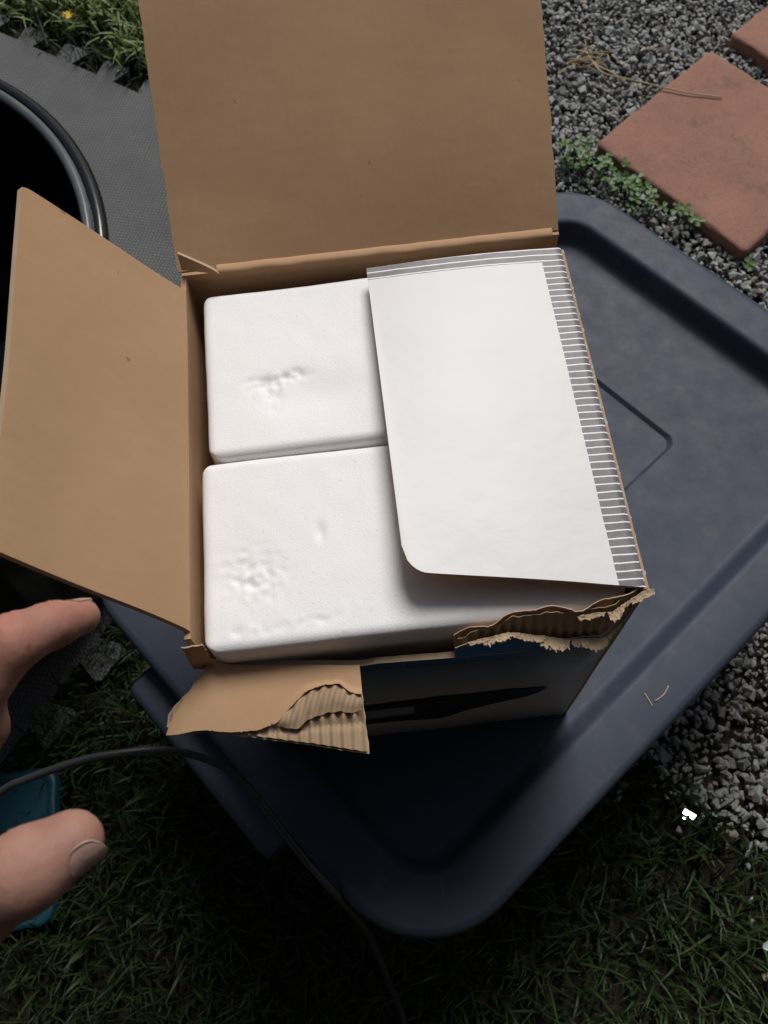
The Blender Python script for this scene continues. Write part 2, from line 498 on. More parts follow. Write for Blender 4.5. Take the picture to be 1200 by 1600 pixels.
# ------------------------------------------------------------------ lawn (stuff)
def build_grass():
    cand = []
    def scatter(x0, x1, y0, y1, dens):
        m = int((x1 - x0) * (y1 - y0) * dens)
        return np.stack([rng.uniform(x0, x1, m), rng.uniform(y0, y1, m)], 1)
    P = np.concatenate([scatter(-.75, .62, -.62, .35, 34000), scatter(-1.0, .10, .95, 1.9, 26000), scatter(-.4, .1, .35, .95, 9000),
                        scatter(-1.5, 1.4, -1.5, -.62, 7000), scatter(.6, 1.4, -.62, 0.0, 8000), scatter(.30, .62, .58, .90, 9000)])
    keep = []
    for x, y in P:
        u, n_ = tote_un(x, y)
        if TU[0] + .04 < u < TU[1] - .04 and TN[0] + .04 < n_ < TN[1] - .04: keep.append(False); continue
        s, t = mat_st(x, y)
        if s < .004 and t < .004: keep.append(False); continue
        if s < 0 and t < .050 and y > .8: keep.append(rng.random() < .30); continue
        if in_paver(x, y, .0): keep.append(False); continue
        z = gravel_zone(x, y)
        weed = math.exp(-(((x - .375) / .05) ** 2 + ((y - .79) / .06) ** 2)) * .5
        keep.append(z < 0 or rng.random() < math.exp(-z * 40) * .35 + weed)
    P = P[np.array(keep)]
    m = len(P)
    clump = np.array([nz(x, y, 1, 14) for x, y in P])
    h = np.clip(rng.normal(.034, .011, m) * (1 + .55 * clump), .010, .075)
    wd = rng.uniform(.0006, .0021, m)
    az = rng.uniform(0, 2 * PI, m); lean = np.clip(rng.normal(.55, .3, m), .05, 1.25)
    d = np.stack([np.cos(az), np.sin(az)], 1); side = np.stack([-np.sin(az), np.cos(az)], 1)
    V = np.zeros((m, 7, 3))
    for k, (f, wf) in enumerate(((0, 1.0), (.4, .95), (.75, .65))):
        c = lean * f
        fx = h * f * np.sin(c); fz = h * f * np.cos(c * .9)
        for s_, q in ((-1, 0), (1, 1)):
            V[:, 2 * k + q, 0] = P[:, 0] + d[:, 0] * fx + side[:, 0] * wd * wf * s_
            V[:, 2 * k + q, 1] = P[:, 1] + d[:, 1] * fx + side[:, 1] * wd * wf * s_
            V[:, 2 * k + q, 2] = G - .006 + fz
    V[:, 6, 0] = P[:, 0] + d[:, 0] * h * np.sin(lean); V[:, 6, 1] = P[:, 1] + d[:, 1] * h * np.sin(lean); V[:, 6, 2] = G - .006 + h * np.cos(lean * .9)
    F = np.array([[0, 1, 3], [0, 3, 2], [2, 3, 5], [2, 5, 4], [4, 5, 6]])
    FF = (F[None] + (np.arange(m) * 7)[:, None, None]).reshape(-1, 3)
    me = fast_mesh('lawn_grass', V.reshape(-1, 3), FF, True)
    tag(link('lawn_grass', me, M['grass']), 'short green lawn grass around the tote and beyond the mat', 'grass', kind='stuff')
build_grass()

# ------------------------------------------------------------------ longer grass beyond the mat, lighter than the lawn to paint in sunlight (stuff)
M['grass_lit'] = m_island('lit_grass_blades', [(.085, .150, .024), (.135, .205, .042), (.105, .175, .030), (.160, .225, .062), (.120, .190, .034), (.210, .185, .085)], .5, .1, 200, .4)
def build_lit_grass():
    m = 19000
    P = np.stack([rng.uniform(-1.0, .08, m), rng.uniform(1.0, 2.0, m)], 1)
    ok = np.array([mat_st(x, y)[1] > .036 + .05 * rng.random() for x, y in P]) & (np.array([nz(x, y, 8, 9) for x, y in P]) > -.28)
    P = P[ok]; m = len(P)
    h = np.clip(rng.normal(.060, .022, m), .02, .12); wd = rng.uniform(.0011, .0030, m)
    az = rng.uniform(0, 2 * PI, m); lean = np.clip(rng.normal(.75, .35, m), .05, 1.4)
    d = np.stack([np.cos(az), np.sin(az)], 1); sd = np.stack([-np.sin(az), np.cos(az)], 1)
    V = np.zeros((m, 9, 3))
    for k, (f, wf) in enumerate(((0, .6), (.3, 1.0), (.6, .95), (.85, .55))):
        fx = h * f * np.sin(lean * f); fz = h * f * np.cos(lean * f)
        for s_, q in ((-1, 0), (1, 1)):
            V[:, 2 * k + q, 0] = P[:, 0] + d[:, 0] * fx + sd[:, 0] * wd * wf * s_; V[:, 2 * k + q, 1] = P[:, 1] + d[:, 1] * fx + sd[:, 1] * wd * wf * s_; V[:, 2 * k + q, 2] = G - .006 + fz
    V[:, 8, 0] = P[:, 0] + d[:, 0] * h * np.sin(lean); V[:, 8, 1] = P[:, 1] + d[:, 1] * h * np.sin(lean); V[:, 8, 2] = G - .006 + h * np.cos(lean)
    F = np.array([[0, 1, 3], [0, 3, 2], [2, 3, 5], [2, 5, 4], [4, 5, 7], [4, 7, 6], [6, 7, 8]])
    me = fast_mesh('lit_grass', V.reshape(-1, 3), (F[None] + (np.arange(m) * 9)[:, None, None]).reshape(-1, 3), True)
    tag(link('lit_grass', me, M['grass_lit']), 'longer grass along the far edge of the mat, sunlight painted into its colour', 'grass', kind='stuff')
build_lit_grass()

# ------------------------------------------------------------------ unseen wall and eaves, added to shade the foreground
M['render'] = m_plain('grey_brown_render', (.16, .145, .13), .9, .2, 6, .5, 120, .2, dist=.003)
M['shade_wood'] = m_plain('dark_stained_wood', (.05, .035, .025), .7, .3, 8, .4, 60, .3)
def build_shade_wall():
    t = empty('added_shade_wall', (0, -1.42, G)); tag(t, 'unseen rendered wall with deep eaves, added to shade the foreground', 'shade wall')
    def boxm(name, x0, x1, y0, y1, z0, z1, mat):
        bm = bmesh.new(); bmesh.ops.create_cube(bm, size=1.0)
        for v in bm.verts: v.co = Vector(((x0 + x1) / 2 + v.co.x * (x1 - x0), (y0 + y1) / 2 + v.co.y * (y1 - y0), (z0 + z1) / 2 + v.co.z * (z1 - z0)))
        bmesh.ops.bevel(bm, geom=bm.edges[:], offset=.008, segments=2, affect='EDGES')
        me = bpy.data.meshes.new(name); bm.to_mesh(me); bm.free(); return link(name, me, mat, t)
    boxm('wall', -4, 4, -.25, 0, 0, 2.22, M['render'])
    boxm('plinth', -4, 4, .003, .03, 0, .18, M['render'])
    boxm('shade_soffit', -4.2, 4.2, -.25, .95, 2.225, 2.25, M['shade_wood'])
    boxm('shade_fascia', -4.2, 4.2, .953, .975, 2.16, 2.36, M['shade_wood'])
build_shade_wall()

# ------------------------------------------------------------------ red pavers
def build_paver(c, label):
    bm = bmesh.new()
    o = np.array([c[0], c[1]]); la, lb = np.linalg.norm(PAV_A), np.linalg.norm(PAV_B)
    n = 44
    H = .045
    ctr = o + PAV_A / 2 + PAV_B / 2
    a = PAV_A / la; b = PAV_B / lb
    # rounded, slightly chipped slab made from a dense box
    V = []; F = []
    loops = [(-.0, -H), (0, -.006), (.0018, -.0022), (.0052, -.0004), (.009, 0)]
    def outline(inset, z):
        pts = []
        ha, hb = la / 2 - inset, lb / 2 - inset
        r = .010
        m = 36
        for (sx, sy, ex, ey) in ((-1, -1, 1, -1), (1, -1, 1, 1), (1, 1, -1, 1), (-1, 1, -1, -1)):
            for k in range(m):
                t = k / m
                x = (sx + (ex - sx) * t) * ha; y = (sy + (ey - sy) * t) * hb
                # round the corner
                cx = math.copysign(max(0, abs(x) - (ha - r)), x); cy = math.copysign(max(0, abs(y) - (hb - r)), y)
                if cx and cy:
                    L = math.hypot(cx, cy)
                    if L > r: x -= cx * (1 - r / L); y -= cy * (1 - r / L)
                pts.append((x, y))
        out = []
        for x, y in pts:
            p = ctr + a * x + b * y
            ch = .0035 * max(0, nz(p[0], p[1], z * 20, 55)) + .0012 * nz(p[0], p[1], z * 40, 190)
            q = p - (p - ctr) / np.linalg.norm(p - ctr) * ch
            out.append((q[0], q[1], G + .03 + z - (ch * .5 if z > -.03 else 0)))
        return out
    m = 0
    for ins, z in loops:
        L = outline(ins, z); m = len(L); V += L
    for k in range(len(loops) - 1):
        for i in range(m):
            F.append((k * m + i, k * m + (i + 1) % m, (k + 1) * m + (i + 1) % m, (k + 1) * m + i))
    base = len(V); last = (len(loops) - 1) * m
    # top: shrinking rings with small relief
    rings = 12
    for k in range(1, rings):
        f = 1 - k / rings
        for i in range(m):
            p = np.array(V[last + i][:2]); q = ctr + (p - ctr) * f
            V.append((q[0], q[1], G + .03 + .0009 * nz(q[0], q[1], 0, 40) + .0006 * nz(q[0], q[1], 2, 150)))
    prev = last
    for k in range(1, rings):
        cur = base + (k - 1) * m
        for i in range(m):
            F.append((prev + i, prev + (i + 1) % m, cur + (i + 1) % m, cur + i))
        prev = cur
    V.append((ctr[0], ctr[1], G + .03)); ci = len(V) - 1
    for i in range(m): F.append((prev + i, prev + (i + 1) % m, ci))
    tag(link('paving_slab', pymesh('paving_slab', V, F), M['paver']), label, 'paver', 'red pavers laid in the gravel')
build_paver(PAVERS[0], 'whole square red concrete paver beside the clover, crossed by a straw stalk')
build_paver(PAVERS[1], 'red concrete paver cut off by the upper right edge of the picture')

# ------------------------------------------------------------------ foam mat with interlocking teeth
def build_mat():
    # far edge runs along MAT_U through MAT_O, right edge along MAT_V through MAT_R
    A = np.stack([MAT_U, -MAT_V], 1)
    st = np.linalg.solve(A, MAT_R - MAT_O)
    corner = MAT_O + MAT_U * st[0]
    W_, L_ = 1.25, 1.55
    pitch, tw, th = .098, .052, .040
    def edge(p0, d, nrm, length, phase):
        out = [p0]
        k = phase
        while k + tw < length - .02:
            for a, b in ((k + .007, 0), (k + .001, .55 * th), (k - .002, .85 * th), (k + .004, th), (k + tw - .004, th), (k + tw + .002, .85 * th), (k + tw - .001, .55 * th), (k + tw - .007, 0)):
                out.append(p0 + d * a + nrm * b)
            k += pitch
        return out
    tl = corner - MAT_U * W_
    # phase chosen so that teeth stand where the far edge shows them
    s_tooth = np.array([-0.500, 1.222])
    ph = ((s_tooth - tl) @ MAT_U - tw / 2) % pitch
    pts = edge(tl, MAT_U, MAT_V, W_, ph) + edge(corner, -MAT_V, MAT_U, L_, .035) + [corner - MAT_V * L_, tl - MAT_V * L_]
    bm = bmesh.new()
    top = [bm.verts.new((p[0], p[1], G + .012)) for p in pts]
    f = bm.faces.new(top)
    if f.normal.z < 0 or True:
        bm.normal_update()
        if f.normal.z < 0: f.normal_flip()
    ret = bmesh.ops.extrude_face_region(bm, geom=[f])
    for v in [g for g in ret['geom'] if isinstance(g, bmesh.types.BMVert)]: v.co.z = G - .004
    bmesh.ops.recalc_face_normals(bm, faces=bm.faces[:])
    bmesh.ops.triangulate(bm, faces=[x for x in bm.faces if len(x.verts) > 8])
    me = bpy.data.meshes.new('foam_floor_mat'); bm.to_mesh(me); bm.free()
    tag(link('foam_floor_mat', me, M['mat']), 'grey foam floor mat with jigsaw teeth and a woven pattern', 'mat')
build_mat()

# ------------------------------------------------------------------ round black tub
def build_tub():
    t = empty('round_tub', (-.588, .312, G + .012))
    tag(t, 'large round glossy black tub standing on the foam mat', 'tub')
    def lathe(name, prof, mat, n=160):
        V = []; F = []
        for r, z in prof:
            for k in range(n):
                a = 2 * PI * k / n; V.append((r * math.cos(a), r * math.sin(a), z))
        for i in range(len(prof) - 1):
            for k in range(n):
                F.append((i * n + k, i * n + (k + 1) % n, (i + 1) * n + (k + 1) % n, (i + 1) * n + k))
        return link(name, pymesh(name, V, F), mat, t)
    R = .345; H = .458
    lathe('shell', [(.02, .0), (.24, .0), (.262, .004), (.268, .02), (R - .028, H - .03), (R - .024, H - .012)], M['tub'])
    # rolled lip: dark outer bead, smooth band inside it
    bead = [(R - .005 + .0075 * math.cos(a), H - .009 + .0075 * math.sin(a)) for a in np.linspace(-2.6, 2.2, 14)]
    lathe('lip_bead', bead, M['tub'])
    lathe('lip_band', [(R - .0105, H - .005), (R - .0122, H - .0015), (R - .0145, H + .0), (R - .0175, H - .0004), (R - .0205, H - .003), (R - .0218, H - .008)], M['tub_sheen'])
    lathe('basin', [(R - .0213, H - .006), (R - .030, H - .03), (R - .055, H - .16), (R - .085, .07), (R - .11, .05), (.02, .046)], M['tub'])
build_tub()

# ------------------------------------------------------------------ storage tote and its lid
def rrect(u0, u1, n0, n1, r, seg=12):
    pts = []
    for cu, cn, a0 in ((u1 - r, n1 - r, 0), (u0 + r, n1 - r, PI / 2), (u0 + r, n0 + r, PI), (u1 - r, n0 + r, 1.5 * PI)):
        for k in range(seg + 1):
            a = a0 + PI / 2 * k / seg
            pts.append((cu + r * math.cos(a), cn + r * math.sin(a)))
    return pts

def ring_mesh(name, rings, cap_last=True, cap_first=False):
    """rings: list of (u0,u1,n0,n1,r,z)"""
    V = []; F = []; m = 0
    for u0, u1, n0, n1, r, z in rings:
        L = rrect(u0, u1, n0, n1, r); m = len(L)
        for u, n_ in L:
            p = UA * u + NA * n_; V.append((p[0], p[1], z))
    for k in range(len(rings) - 1):
        for i in range(m):
            F.append((k * m + i, k * m + (i + 1) % m, (k + 1) * m + (i + 1) % m, (k + 1) * m + i))
    if cap_last: F.append(tuple((len(rings) - 1) * m + i for i in range(m)))
    if cap_first: F.append(tuple(range(m - 1, -1, -1)))
    me = pymesh(name, V, F)
    return me

def build_tote():
    t = empty('storage_tote', (0, 0, 0))
    tag(t, 'big navy plastic storage tote with recessed lid carrying the open box', 'storage bin')
    u0, u1 = TU; n0, n1 = TN
    RT = .027
    def R(ins, z, r=.09): return (u0 + ins, u1 - ins, n0 + ins, n1 - ins, max(.012, r - ins), z)
    pu0, pu1, pn0, pn1 = -.078, .072, -.037, .321
    def Pn(ins, z): return (pu0 + ins, pu1 - ins, pn0 + ins, pn1 - ins, .012, z)
    rings = [R(.006, RT - .034), R(.001, RT - .034), R(.0, RT - .031), R(.0, RT - .008), R(.0012, RT - .0035), R(.004, RT - .0008), R(.008, RT),
             R(.024, RT + .0006), R(.043, RT), R(.0468, RT - .0008), R(.0492, RT - .003), R(.051, RT - .007), R(.0565, .008), R(.058, .0045), R(.061, .0018), R(.066, .0), R(.10, 0)]
    lid = link('lid', ring_mesh('lid', rings + [Pn(-.03, 0), Pn(-.0016, 0), Pn(0, -.0005), Pn(.0022, -.0036), Pn(.0038, -.0042), Pn(.02, -.0042)]), M['lid'], t)
    # body under the lid, tapering to the ground
    def B(ins, z, r=.085): return (u0 + ins, u1 - ins, n0 + ins, n1 - ins, max(.02, r - ins), z)
    body = ring_mesh('body', [B(.028, RT - .012), B(.012, RT - .036), B(.010, RT - .040), B(.010, RT - .052), B(.022, RT - .055), B(.026, RT - .07), B(.055, G + .012, .11), B(.060, G + .003, .11), B(.075, G + .0005, .11)])
    link('body', body, M['lid'], t)
    # handle ledges at the two ends
    for end in (0, 1):
        V = []; F = []
        def pt(u, e, z):
            n_ = (n1 + e) if end else (n0 - e)
            p = UA * u + NA * n_; return (p[0], p[1], z)
        prof = [(-.012, RT - .033), (.024, RT - .034), (.029, RT - .036), (.031, RT - .041), (.031, RT - .060), (.028, RT - .060), (.027, RT - .045), (-.012, RT - .045)]
        us = [-.117, -.114, -.107, .082, .089, .092]
        sc_ = [.80, .93, 1, 1, .93, .80]
        for u, s_ in zip(us, sc_):
            for e, z in prof: V.append(pt(u, e * s_ if e > 0 else e, z))
        m = len(prof)
        for i in range(len(us) - 1):
            for k in range(m):
                F.append((i * m + k, i * m + (k + 1) % m, (i + 1) * m + (k + 1) % m, (i + 1) * m + k))
        F.append(tuple(range(m))); F.append(tuple((len(us) - 1) * m + k for k in range(m)))
        me = pymesh('handle', V, F, False)
        o = link('handle', me, M['lid'], t)
    for o in t.children:
        mod = o.modifiers.new('norm', 'WEIGHTED_NORMAL')
build_tote()

# ------------------------------------------------------------------ cardboard box
BW, H = .130, .322            # half width, rim height
YB, YF = .139, -.128          # back and front wall
CR = .285                     # where the front wall is torn and folded
T = .0038
box = empty('cardboard_box', (0, 0, 0))
tag(box, 'open cardboard box with torn front on the navy lid, foam packing inside', 'box')

def jag(x, a=.001, s=160, k=0): return a * nz(x, k * 3.1, 0, s)

# floor and three plain walls
sheet('bottom_panel', lambda s, t: ((s - .5) * 2 * (BW - .004), YF + .004 + t * (YB - YF - .008), .0052), 6, 6, .004, [M['card']], box)
sheet('back_wall', lambda s, t: (-BW - .003 + s * (2 * BW + .006), YB + .0015 * nz(s * 3, t * 3), .001 + t * (H - .002)), 16, 16, T, [M['card'], M['print_front']], box, mat_back=1)
sheet('left_wall', lambda s, t: (-BW - .001 * nz(s * 3, t * 3, 4), YF + .002 + s * (YB - YF - .004), .001 + t * (H - .002)), 16, 16, T, [M['card'], M['print_front']], box, mat_back=1)
sheet('right_wall', lambda s, t: (BW + .0008 * nz(s * 3, t * 3, 7), YF + .001 + s * (YB - YF - .014), .001 + t * (H - .0035)), 16, 16, -T, [M['card'], M['print_front']], box, mat_back=1)

def front_y(x, z):
    prof = interp(x, [-.13, -.11, -.04, .02, .075, .11, .13], [.003, .0065, .0150, .0175, .0190, .0150, .0])
    up = sstep(.02, CR, z) ** 1.6
    return YF - prof * up - .0008 * nz(x * 25, z * 25)

def front_wall(s, t):
    x = -BW + s * 2 * BW
    zt = CR + .0015 * nz(x, 0, 5, 90) + (.004 * sstep(-.037, -.02, x))
    z = .001 + t * (zt - .001)
    return (x, front_y(x, z), z)
fw = sheet('front_wall', front_wall, 60, 30, T, [M['print_front'], M['card'], M['card_pale']], box, mat_back=1)
fw['label'] = 'printed front wall with a dark tool picture, torn along its top'

# printed picture on the front wall: long dark tool shape and a grey rectangle
def decal2(name, top, bot, mat, off):
    x0, x1 = top[0][0], top[-1][0]
    V = []; F = []
    xs = np.linspace(x0, x1, 40)
    for x in xs:
        za = float(np.interp(x, [p[0] for p in bot], [p[1] for p in bot])); zb = float(np.interp(x, [p[0] for p in top], [p[1] for p in top]))
        for k in range(7):
            z = za + (max(zb, za + .0003) - za) * k / 6
            V.append((x, front_y(x, z) - off, z))
    for i in range(len(xs) - 1):
        for k in range(6):
            a = i * 7 + k; F.append((a, a + 7, a + 8, a + 1))
    return link(name, pymesh(name, V, F), mat, fw)
decal2('tool_picture', [(-.120, .128), (-.03, .138), (.005, .140), (.015, .146), (.05, .140), (.070, .140), (.098, .130)],
       [(-.120, .052), (-.02, .058), (.015, .050), (.028, .056), (.042, .070), (.060, .086), (.090, .102), (.098, .124)], M['print_black'], .0012)
decal2('grey_rectangle', [(-.118, .114), (-.004, .118)], [(-.118, .080), (-.004, .084)], M['print_grey'], .0018)

# ---- back flap: wide, leaning back and up
def back_flap(s, t):
    L = .235
    a = math.radians(36.5 - 3 * t)
    x0 = -BW - .001 + .004 * (1 - t) * (1 if t < .04 else 0)
    x = -BW - .006 + s * (2 * BW + .009)
    wv = .0025 * nz(s * 2, t * 2, 2) + .0035 * math.sin(s * PI) * t
    y = YB + .003 + L * t * math.cos(a) - wv * math.sin(a)
    z = H + L * t * math.sin(a) + wv * math.cos(a)
    return (x + jag(t * .235, .0012, 60, 1) * (1 - 2 * s) * (s in (0, 1)), y, z)
bf = sheet('back_flap', back_flap, 30, 26, T, [M['card'], M['print_front'], M['card_pale']], box, mat_back=1)
# crease bead along its hinge, with the little torn lift at the left end
def crease(s, t):
    x = -BW + .022 + s * (2 * BW - .024)
    a = PI * t
    return (x, YB + .0015 - .0032 * math.cos(a), H + .0002 + (.0012 + .0008 * nz(x, 0, 1, 60)) * math.sin(a))
sheet('crease', crease, 50, 6, -.0006, [M['card']], bf)
def lift(s, t):
    x = -BW - .002 + s * .026
    return (x, YB + .001 - .005 * s + .004 * t * (1 - s), H + .001 + .012 * t * (1 - s) ** .7 + .003 * (1 - s))
sheet('torn_corner', lift, 10, 4, .0022, [M['card'], M['card'], M['card_pale']], bf)

# ---- left flap: standing steeply, tapered
def left_flap(s, t):
    L = .135
    a = math.radians(62)
    y0 = interp(t, [0, .03, 1], [-.122, -.121, -.1125]); y1 = interp(t, [0, .03, 1], [.125, .124, .110])
    if t > .955:
        k = (t - .955) / .045
        y0 += .0055 * k * k; y1 -= .0018 * k * k
    y = y0 + s * (y1 - y0)
    wv = .0016 * nz(s * 2, t * 2, 6) - .003 * math.sin(s * PI) * t * t
    d = L * t
    return (-BW - d * math.cos(a) - wv * math.sin(a), y, H + d * math.sin(a) - wv * math.cos(a))
sheet('left_flap', left_flap, 26, 40, T, [M['card'], M['print_front'], M['card_pale']], box, mat_back=1)

# ---- right flap: printed white, folded in flat over the foam
def right_flap(s, t):
    # s: hinge -> free edge, t: front -> back
    xf = -.0045
    x = BW + .001 + (xf - BW - .001) * s
    y1 = .1245 - .0012 * s
    # front edge tapers and ends in a rounded corner
    y0 = interp(s, [0, .06, .30, 1], [-.1275, -.1265, -.121, -.1065])
    rx = .013
    d = (x - xf)
    if d < rx: y0 += .016 - math.sqrt(max(0, 1 - ((rx - d) / rx) ** 2)) * .016
    y = y0 + t * (y1 - y0)
    free = s ** 1.3
    z = H + .0022 + .013 * free * (1 - .85 * t) + .0022 * math.sin(s * PI) + .0006 * nz(x, y, 0, 18) - .0010 * (s == 0)
    return (x, y, z)
rf = sheet('right_flap', right_flap, 60, 50, -.0028, [M['print_flap'], M['card'], M['card']], box, mat_back=1)
rf['label'] = 'white printed flap with a ruled grey border folded in over the foam'
# frayed fold along the hinge
def fray():
    V = []; F = []
    r = random.Random(3)
    for k in range(150):
        y = -.126 + .25 * k / 150 + r.uniform(-.001, .001)
        x = BW + .0012 + r.uniform(-.0006, .0012); z = H + .0012 + r.uniform(-.002, .0012)
        s = r.uniform(.0002, .0008)
        b = len(V)
        for dx, dy, dz in ((-s, -s * 1.6, -s * .4), (s, -s, 0), (s * .8, s * 1.8, s * .5), (-s, s, s * .4)):
            V.append((x + dx * r.uniform(.4, 1.2), y + dy * r.uniform(.4, 1.4), z + dz))
        F += [(b, b + 1, b + 2), (b, b + 2, b + 3), (b, b + 1, b + 3), (b + 1, b + 2, b + 3)]
    o = link('frayed_fold', pymesh('frayed_fold', V, F, False), M['white_scrap'], rf)
    o['kind'] = 'stuff'
fray()

# ---- upright torn remnant of the front wall at the right
FP, FA = .0062, .0013                      # flute pitch and amplitude
REM_X = [.020, .030, .048, .074, .098, .110, .122, .130]
REM_TOP = [.306, .311, .318, .321, .318, .3215, .3218, .3222]
REM_OUT = [.301, .305, .309, .301, .2925, .289, .288, .2875]
def rem_y(x, z):
    b = front_y(x, CR)
    k = (z - CR) / (H - CR)
    lean = interp(x, [.02, .06, .10, .13], [.009, .013, .010, .001])
    return b + lean * k + .0015 * math.sin(k * 3) * nz(x, 0, 3, 60)
rem = empty('torn_wall_remnant', (0, 0, 0)); rem.parent = box
rem['label'] = 'torn upright piece of the front wall with bare corrugation'
def rem_in(s, t):
    x = .020 + s * .110
    zt = interp(x, REM_X, REM_TOP) + .0009 * nz(x, 0, 1, 110) + .0008 * nz(x, 0, 8, 600)
    z = CR + .003 + t * (zt - CR - .003)
    curl = .004 * sstep(.75, 1, t) * (nz(x, 1, 0, 60) - .2)
    return (x, rem_y(x, z) + .0034 + curl, z)
sheet('inner_liner', rem_in, 70, 20, .0006, [M['card'], M['card'], M['card_pale']], rem)
def rem_fl(s, t):
    x = .022 + s * .107
    zt = interp(x, REM_X, REM_TOP) - .0022 + .003 * nz(x, 0, 15, 140)
    z = CR + .003 + t * (zt - CR - .003)
    crush = (.6 + .4 * nz(x, z, 3, 70)) * (1 - .8 * sstep(.80, 1, t))
    return (x, rem_y(x, z) + .0016 - FA * 1.35 * math.sin(2 * PI * x / FP) * crush, z)
sheet('corrugation', rem_fl, 210, 18, .0004, [M['card_flute']], rem)
def rem_out(s, t):
    x = .020 + s * .1098
    zt = interp(x, REM_X, REM_OUT) + .0012 * nz(x, 0, 21, 130) + .0010 * nz(x, 0, 23, 600)
    z = CR + .001 + t * (zt - CR - .001)
    peel = .003 * sstep(.7, 1, t) * max(0, nz(x, 0, 30, 45) + .25)
    return (x, rem_y(x, z) - .0008 - peel, z)
sheet('outer_liner', rem_out, 110, 18, .0005, [M['print_front'], M['card_pale'], M['card_pale']], rem, mat_back=1)
# ragged paper flakes hanging from the tear, pale fibre side out
def flakes(seed, n, x0, x1, zf, size, drop):
    r = random.Random(seed)
    for k in range(n):
        xa = x0 + (x1 - x0) * (k + r.uniform(-.3, .3)) / max(1, n - 1); w_ = size * r.uniform(.7, 1.5); hgt = size * r.uniform(.35, .9)
        ph = r.uniform(0, 50); turn = r.uniform(.5, 1.9); tilt = r.uniform(-.5, .5)
        def f(s, t):
            x = xa + (s - .5) * w_ * (1 - .12 * t) + .4 * tilt * t * hgt
            z0 = zf(x)
            v = t * hgt * (1 + .5 * nz(s * 3 + ph, t, 0, 3)) * (.70 + .30 * math.sin(min(1, max(0, s)) * PI) + .22 * nz(s * 11 + ph, 0, 7))
            ang = turn * t
            return (x + .0006 * nz(s * 9 + ph, t * 5), rem_y(x, z0) - .0016 - v * math.sin(ang + .25) * .8, z0 + .0012 - v * math.cos(ang) * drop + .0007 * nz(s * 7 + ph, t * 6, 3))
        sheet('paper_flake', f, 14, 8, .0005, [M['card_pale']], rem)
flakes(2, 6, .032, .070, lambda x: interp(x, REM_X, REM_OUT), .009, .20)
flakes(5, 5, .074, .116, lambda x: interp(x, REM_X, REM_OUT) - .001, .013, .35)
flakes(8, 4, .100, .128, lambda x: interp(x, [.098, .13], [.3165, .3215]), .011, .3)

# ---- torn strip of the front wall folded outwards at the left
st = empty('folded_strip', (0, 0, 0)); st.parent = box
st['label'] = 'torn strip folded outwards showing brown liner and bare corrugation'
HX0, HX1 = -.127, -.0375
def strip_pt(x, v, h):
    """x along the hinge, v distance from it, h height over the strip's lower liner"""
    y0 = front_y(x, CR)
    dn = math.radians(6)
    bend = .0012 * math.sin(v / .055 * PI)
    y = y0 - v * math.cos(dn) - .0008
    z = CR + .0012 - v * math.sin(dn) + bend + h
    return (x, y, z)
def strip_len(x): return interp(x, [-.152, -.14, -.12, -.093, -.0375], [.034, .039, .040, .043, .0505])
def strip_x0(v): return interp(v, [0, .02, .034, .042], [-.127, -.141, -.150, -.153])
def st_low(s, t):
    v_ = t * .0505
    x0 = strip_x0(v_) + .0012 * nz(v_, 0, 61, 150); x1 = HX1 + .0012 * t + .0007 * nz(v_, 0, 63, 190)
    x = x0 + s * (x1 - x0)
    v = t * (strip_len(x) + .0004 * nz(x, 0, 65, 140) + .0004 * nz(x, 0, 65, 700))
    return strip_pt(x, v, 0)
sheet('outer_liner', st_low, 60, 24, -.0006, [M['card_pale'], M['print_front'], M['card_pale']], st, mat_back=1)
def st_fl(s, t):
    v_ = t * .0505
    x0 = strip_x0(v_) + .002; x1 = HX1 + .0010 * t - .0004
    x = x0 + s * (x1 - x0)
    v = t * (strip_len(x) - .0010 + .0003 * nz(x, 0, 67, 140))
    crush = .75 + .35 * nz(x, v, 3, 60)
    fold = -.0016 * math.exp(-((v - .033 + .10 * (x + .0375)) / .0022) ** 2)
    return strip_pt(x, v, .0022 + FA * crush * math.sin(2 * PI * (x + .04 * v) / FP) + fold)
sheet('corrugation', st_fl, 230, 30, -.0004, [M['card_flute']], st)
# inner liner: covers the hinge side, torn along a diagonal
TEAR_X = [-.155, -.135, -.118, -.100, -.088, -.070, -.058, -.050, -.044, -.036]
TEAR_V = [.040, .039, .040, .0385, .034, .0165, .0125, .0115, .0165, .0185]
def st_in(s, t):
    v_ = t * .042
    x0 = strip_x0(v_) + .001 * nz(v_, 0, 71, 150); x1 = HX1 + .0006
    x = x0 + s * (x1 - x0)
    vm = interp(x, TEAR_X, TEAR_V) + .0004 * nz(x, 0, 73, 120) + .0005 * nz(x, 0, 75, 600)
    v = t * vm
    lift_ = .0022 * sstep(.7, 1, t) * sstep(-.095, -.06, x)
    h = .0044 + lift_
    return strip_pt(x, v, h)
sheet('inner_liner', st_in, 90, 22, -.0006, [M['card'], M['card'], M['card_pale']], st)
# the peeled flute ridge that rides over the tear
def st_ridge(s, t):
    x = -.092 + s * .054
    vm = interp(x, TEAR_X, TEAR_V)
    wd = .0015 + .0155 * sstep(0, .35, s) * (1 - .45 * sstep(.75, 1, s))
    v = vm - .001 + t * wd
    h = .0038 + .0034 * math.sin(min(1, t * 1.15) * PI * .62) * sstep(0, .25, s) - .0020 * t * t
    return strip_pt(x, v, h + .0011 * math.sin(2 * PI * (x + .35 * v) / FP) * sstep(0, .1, t) + .0002 * nz(x, v, 81, 160))
sheet('peeled_ridge', st_ridge, 130, 16, -.0006, [M['card_flute'], M['card_pale'], M['card_pale']], st, mat_back=1)
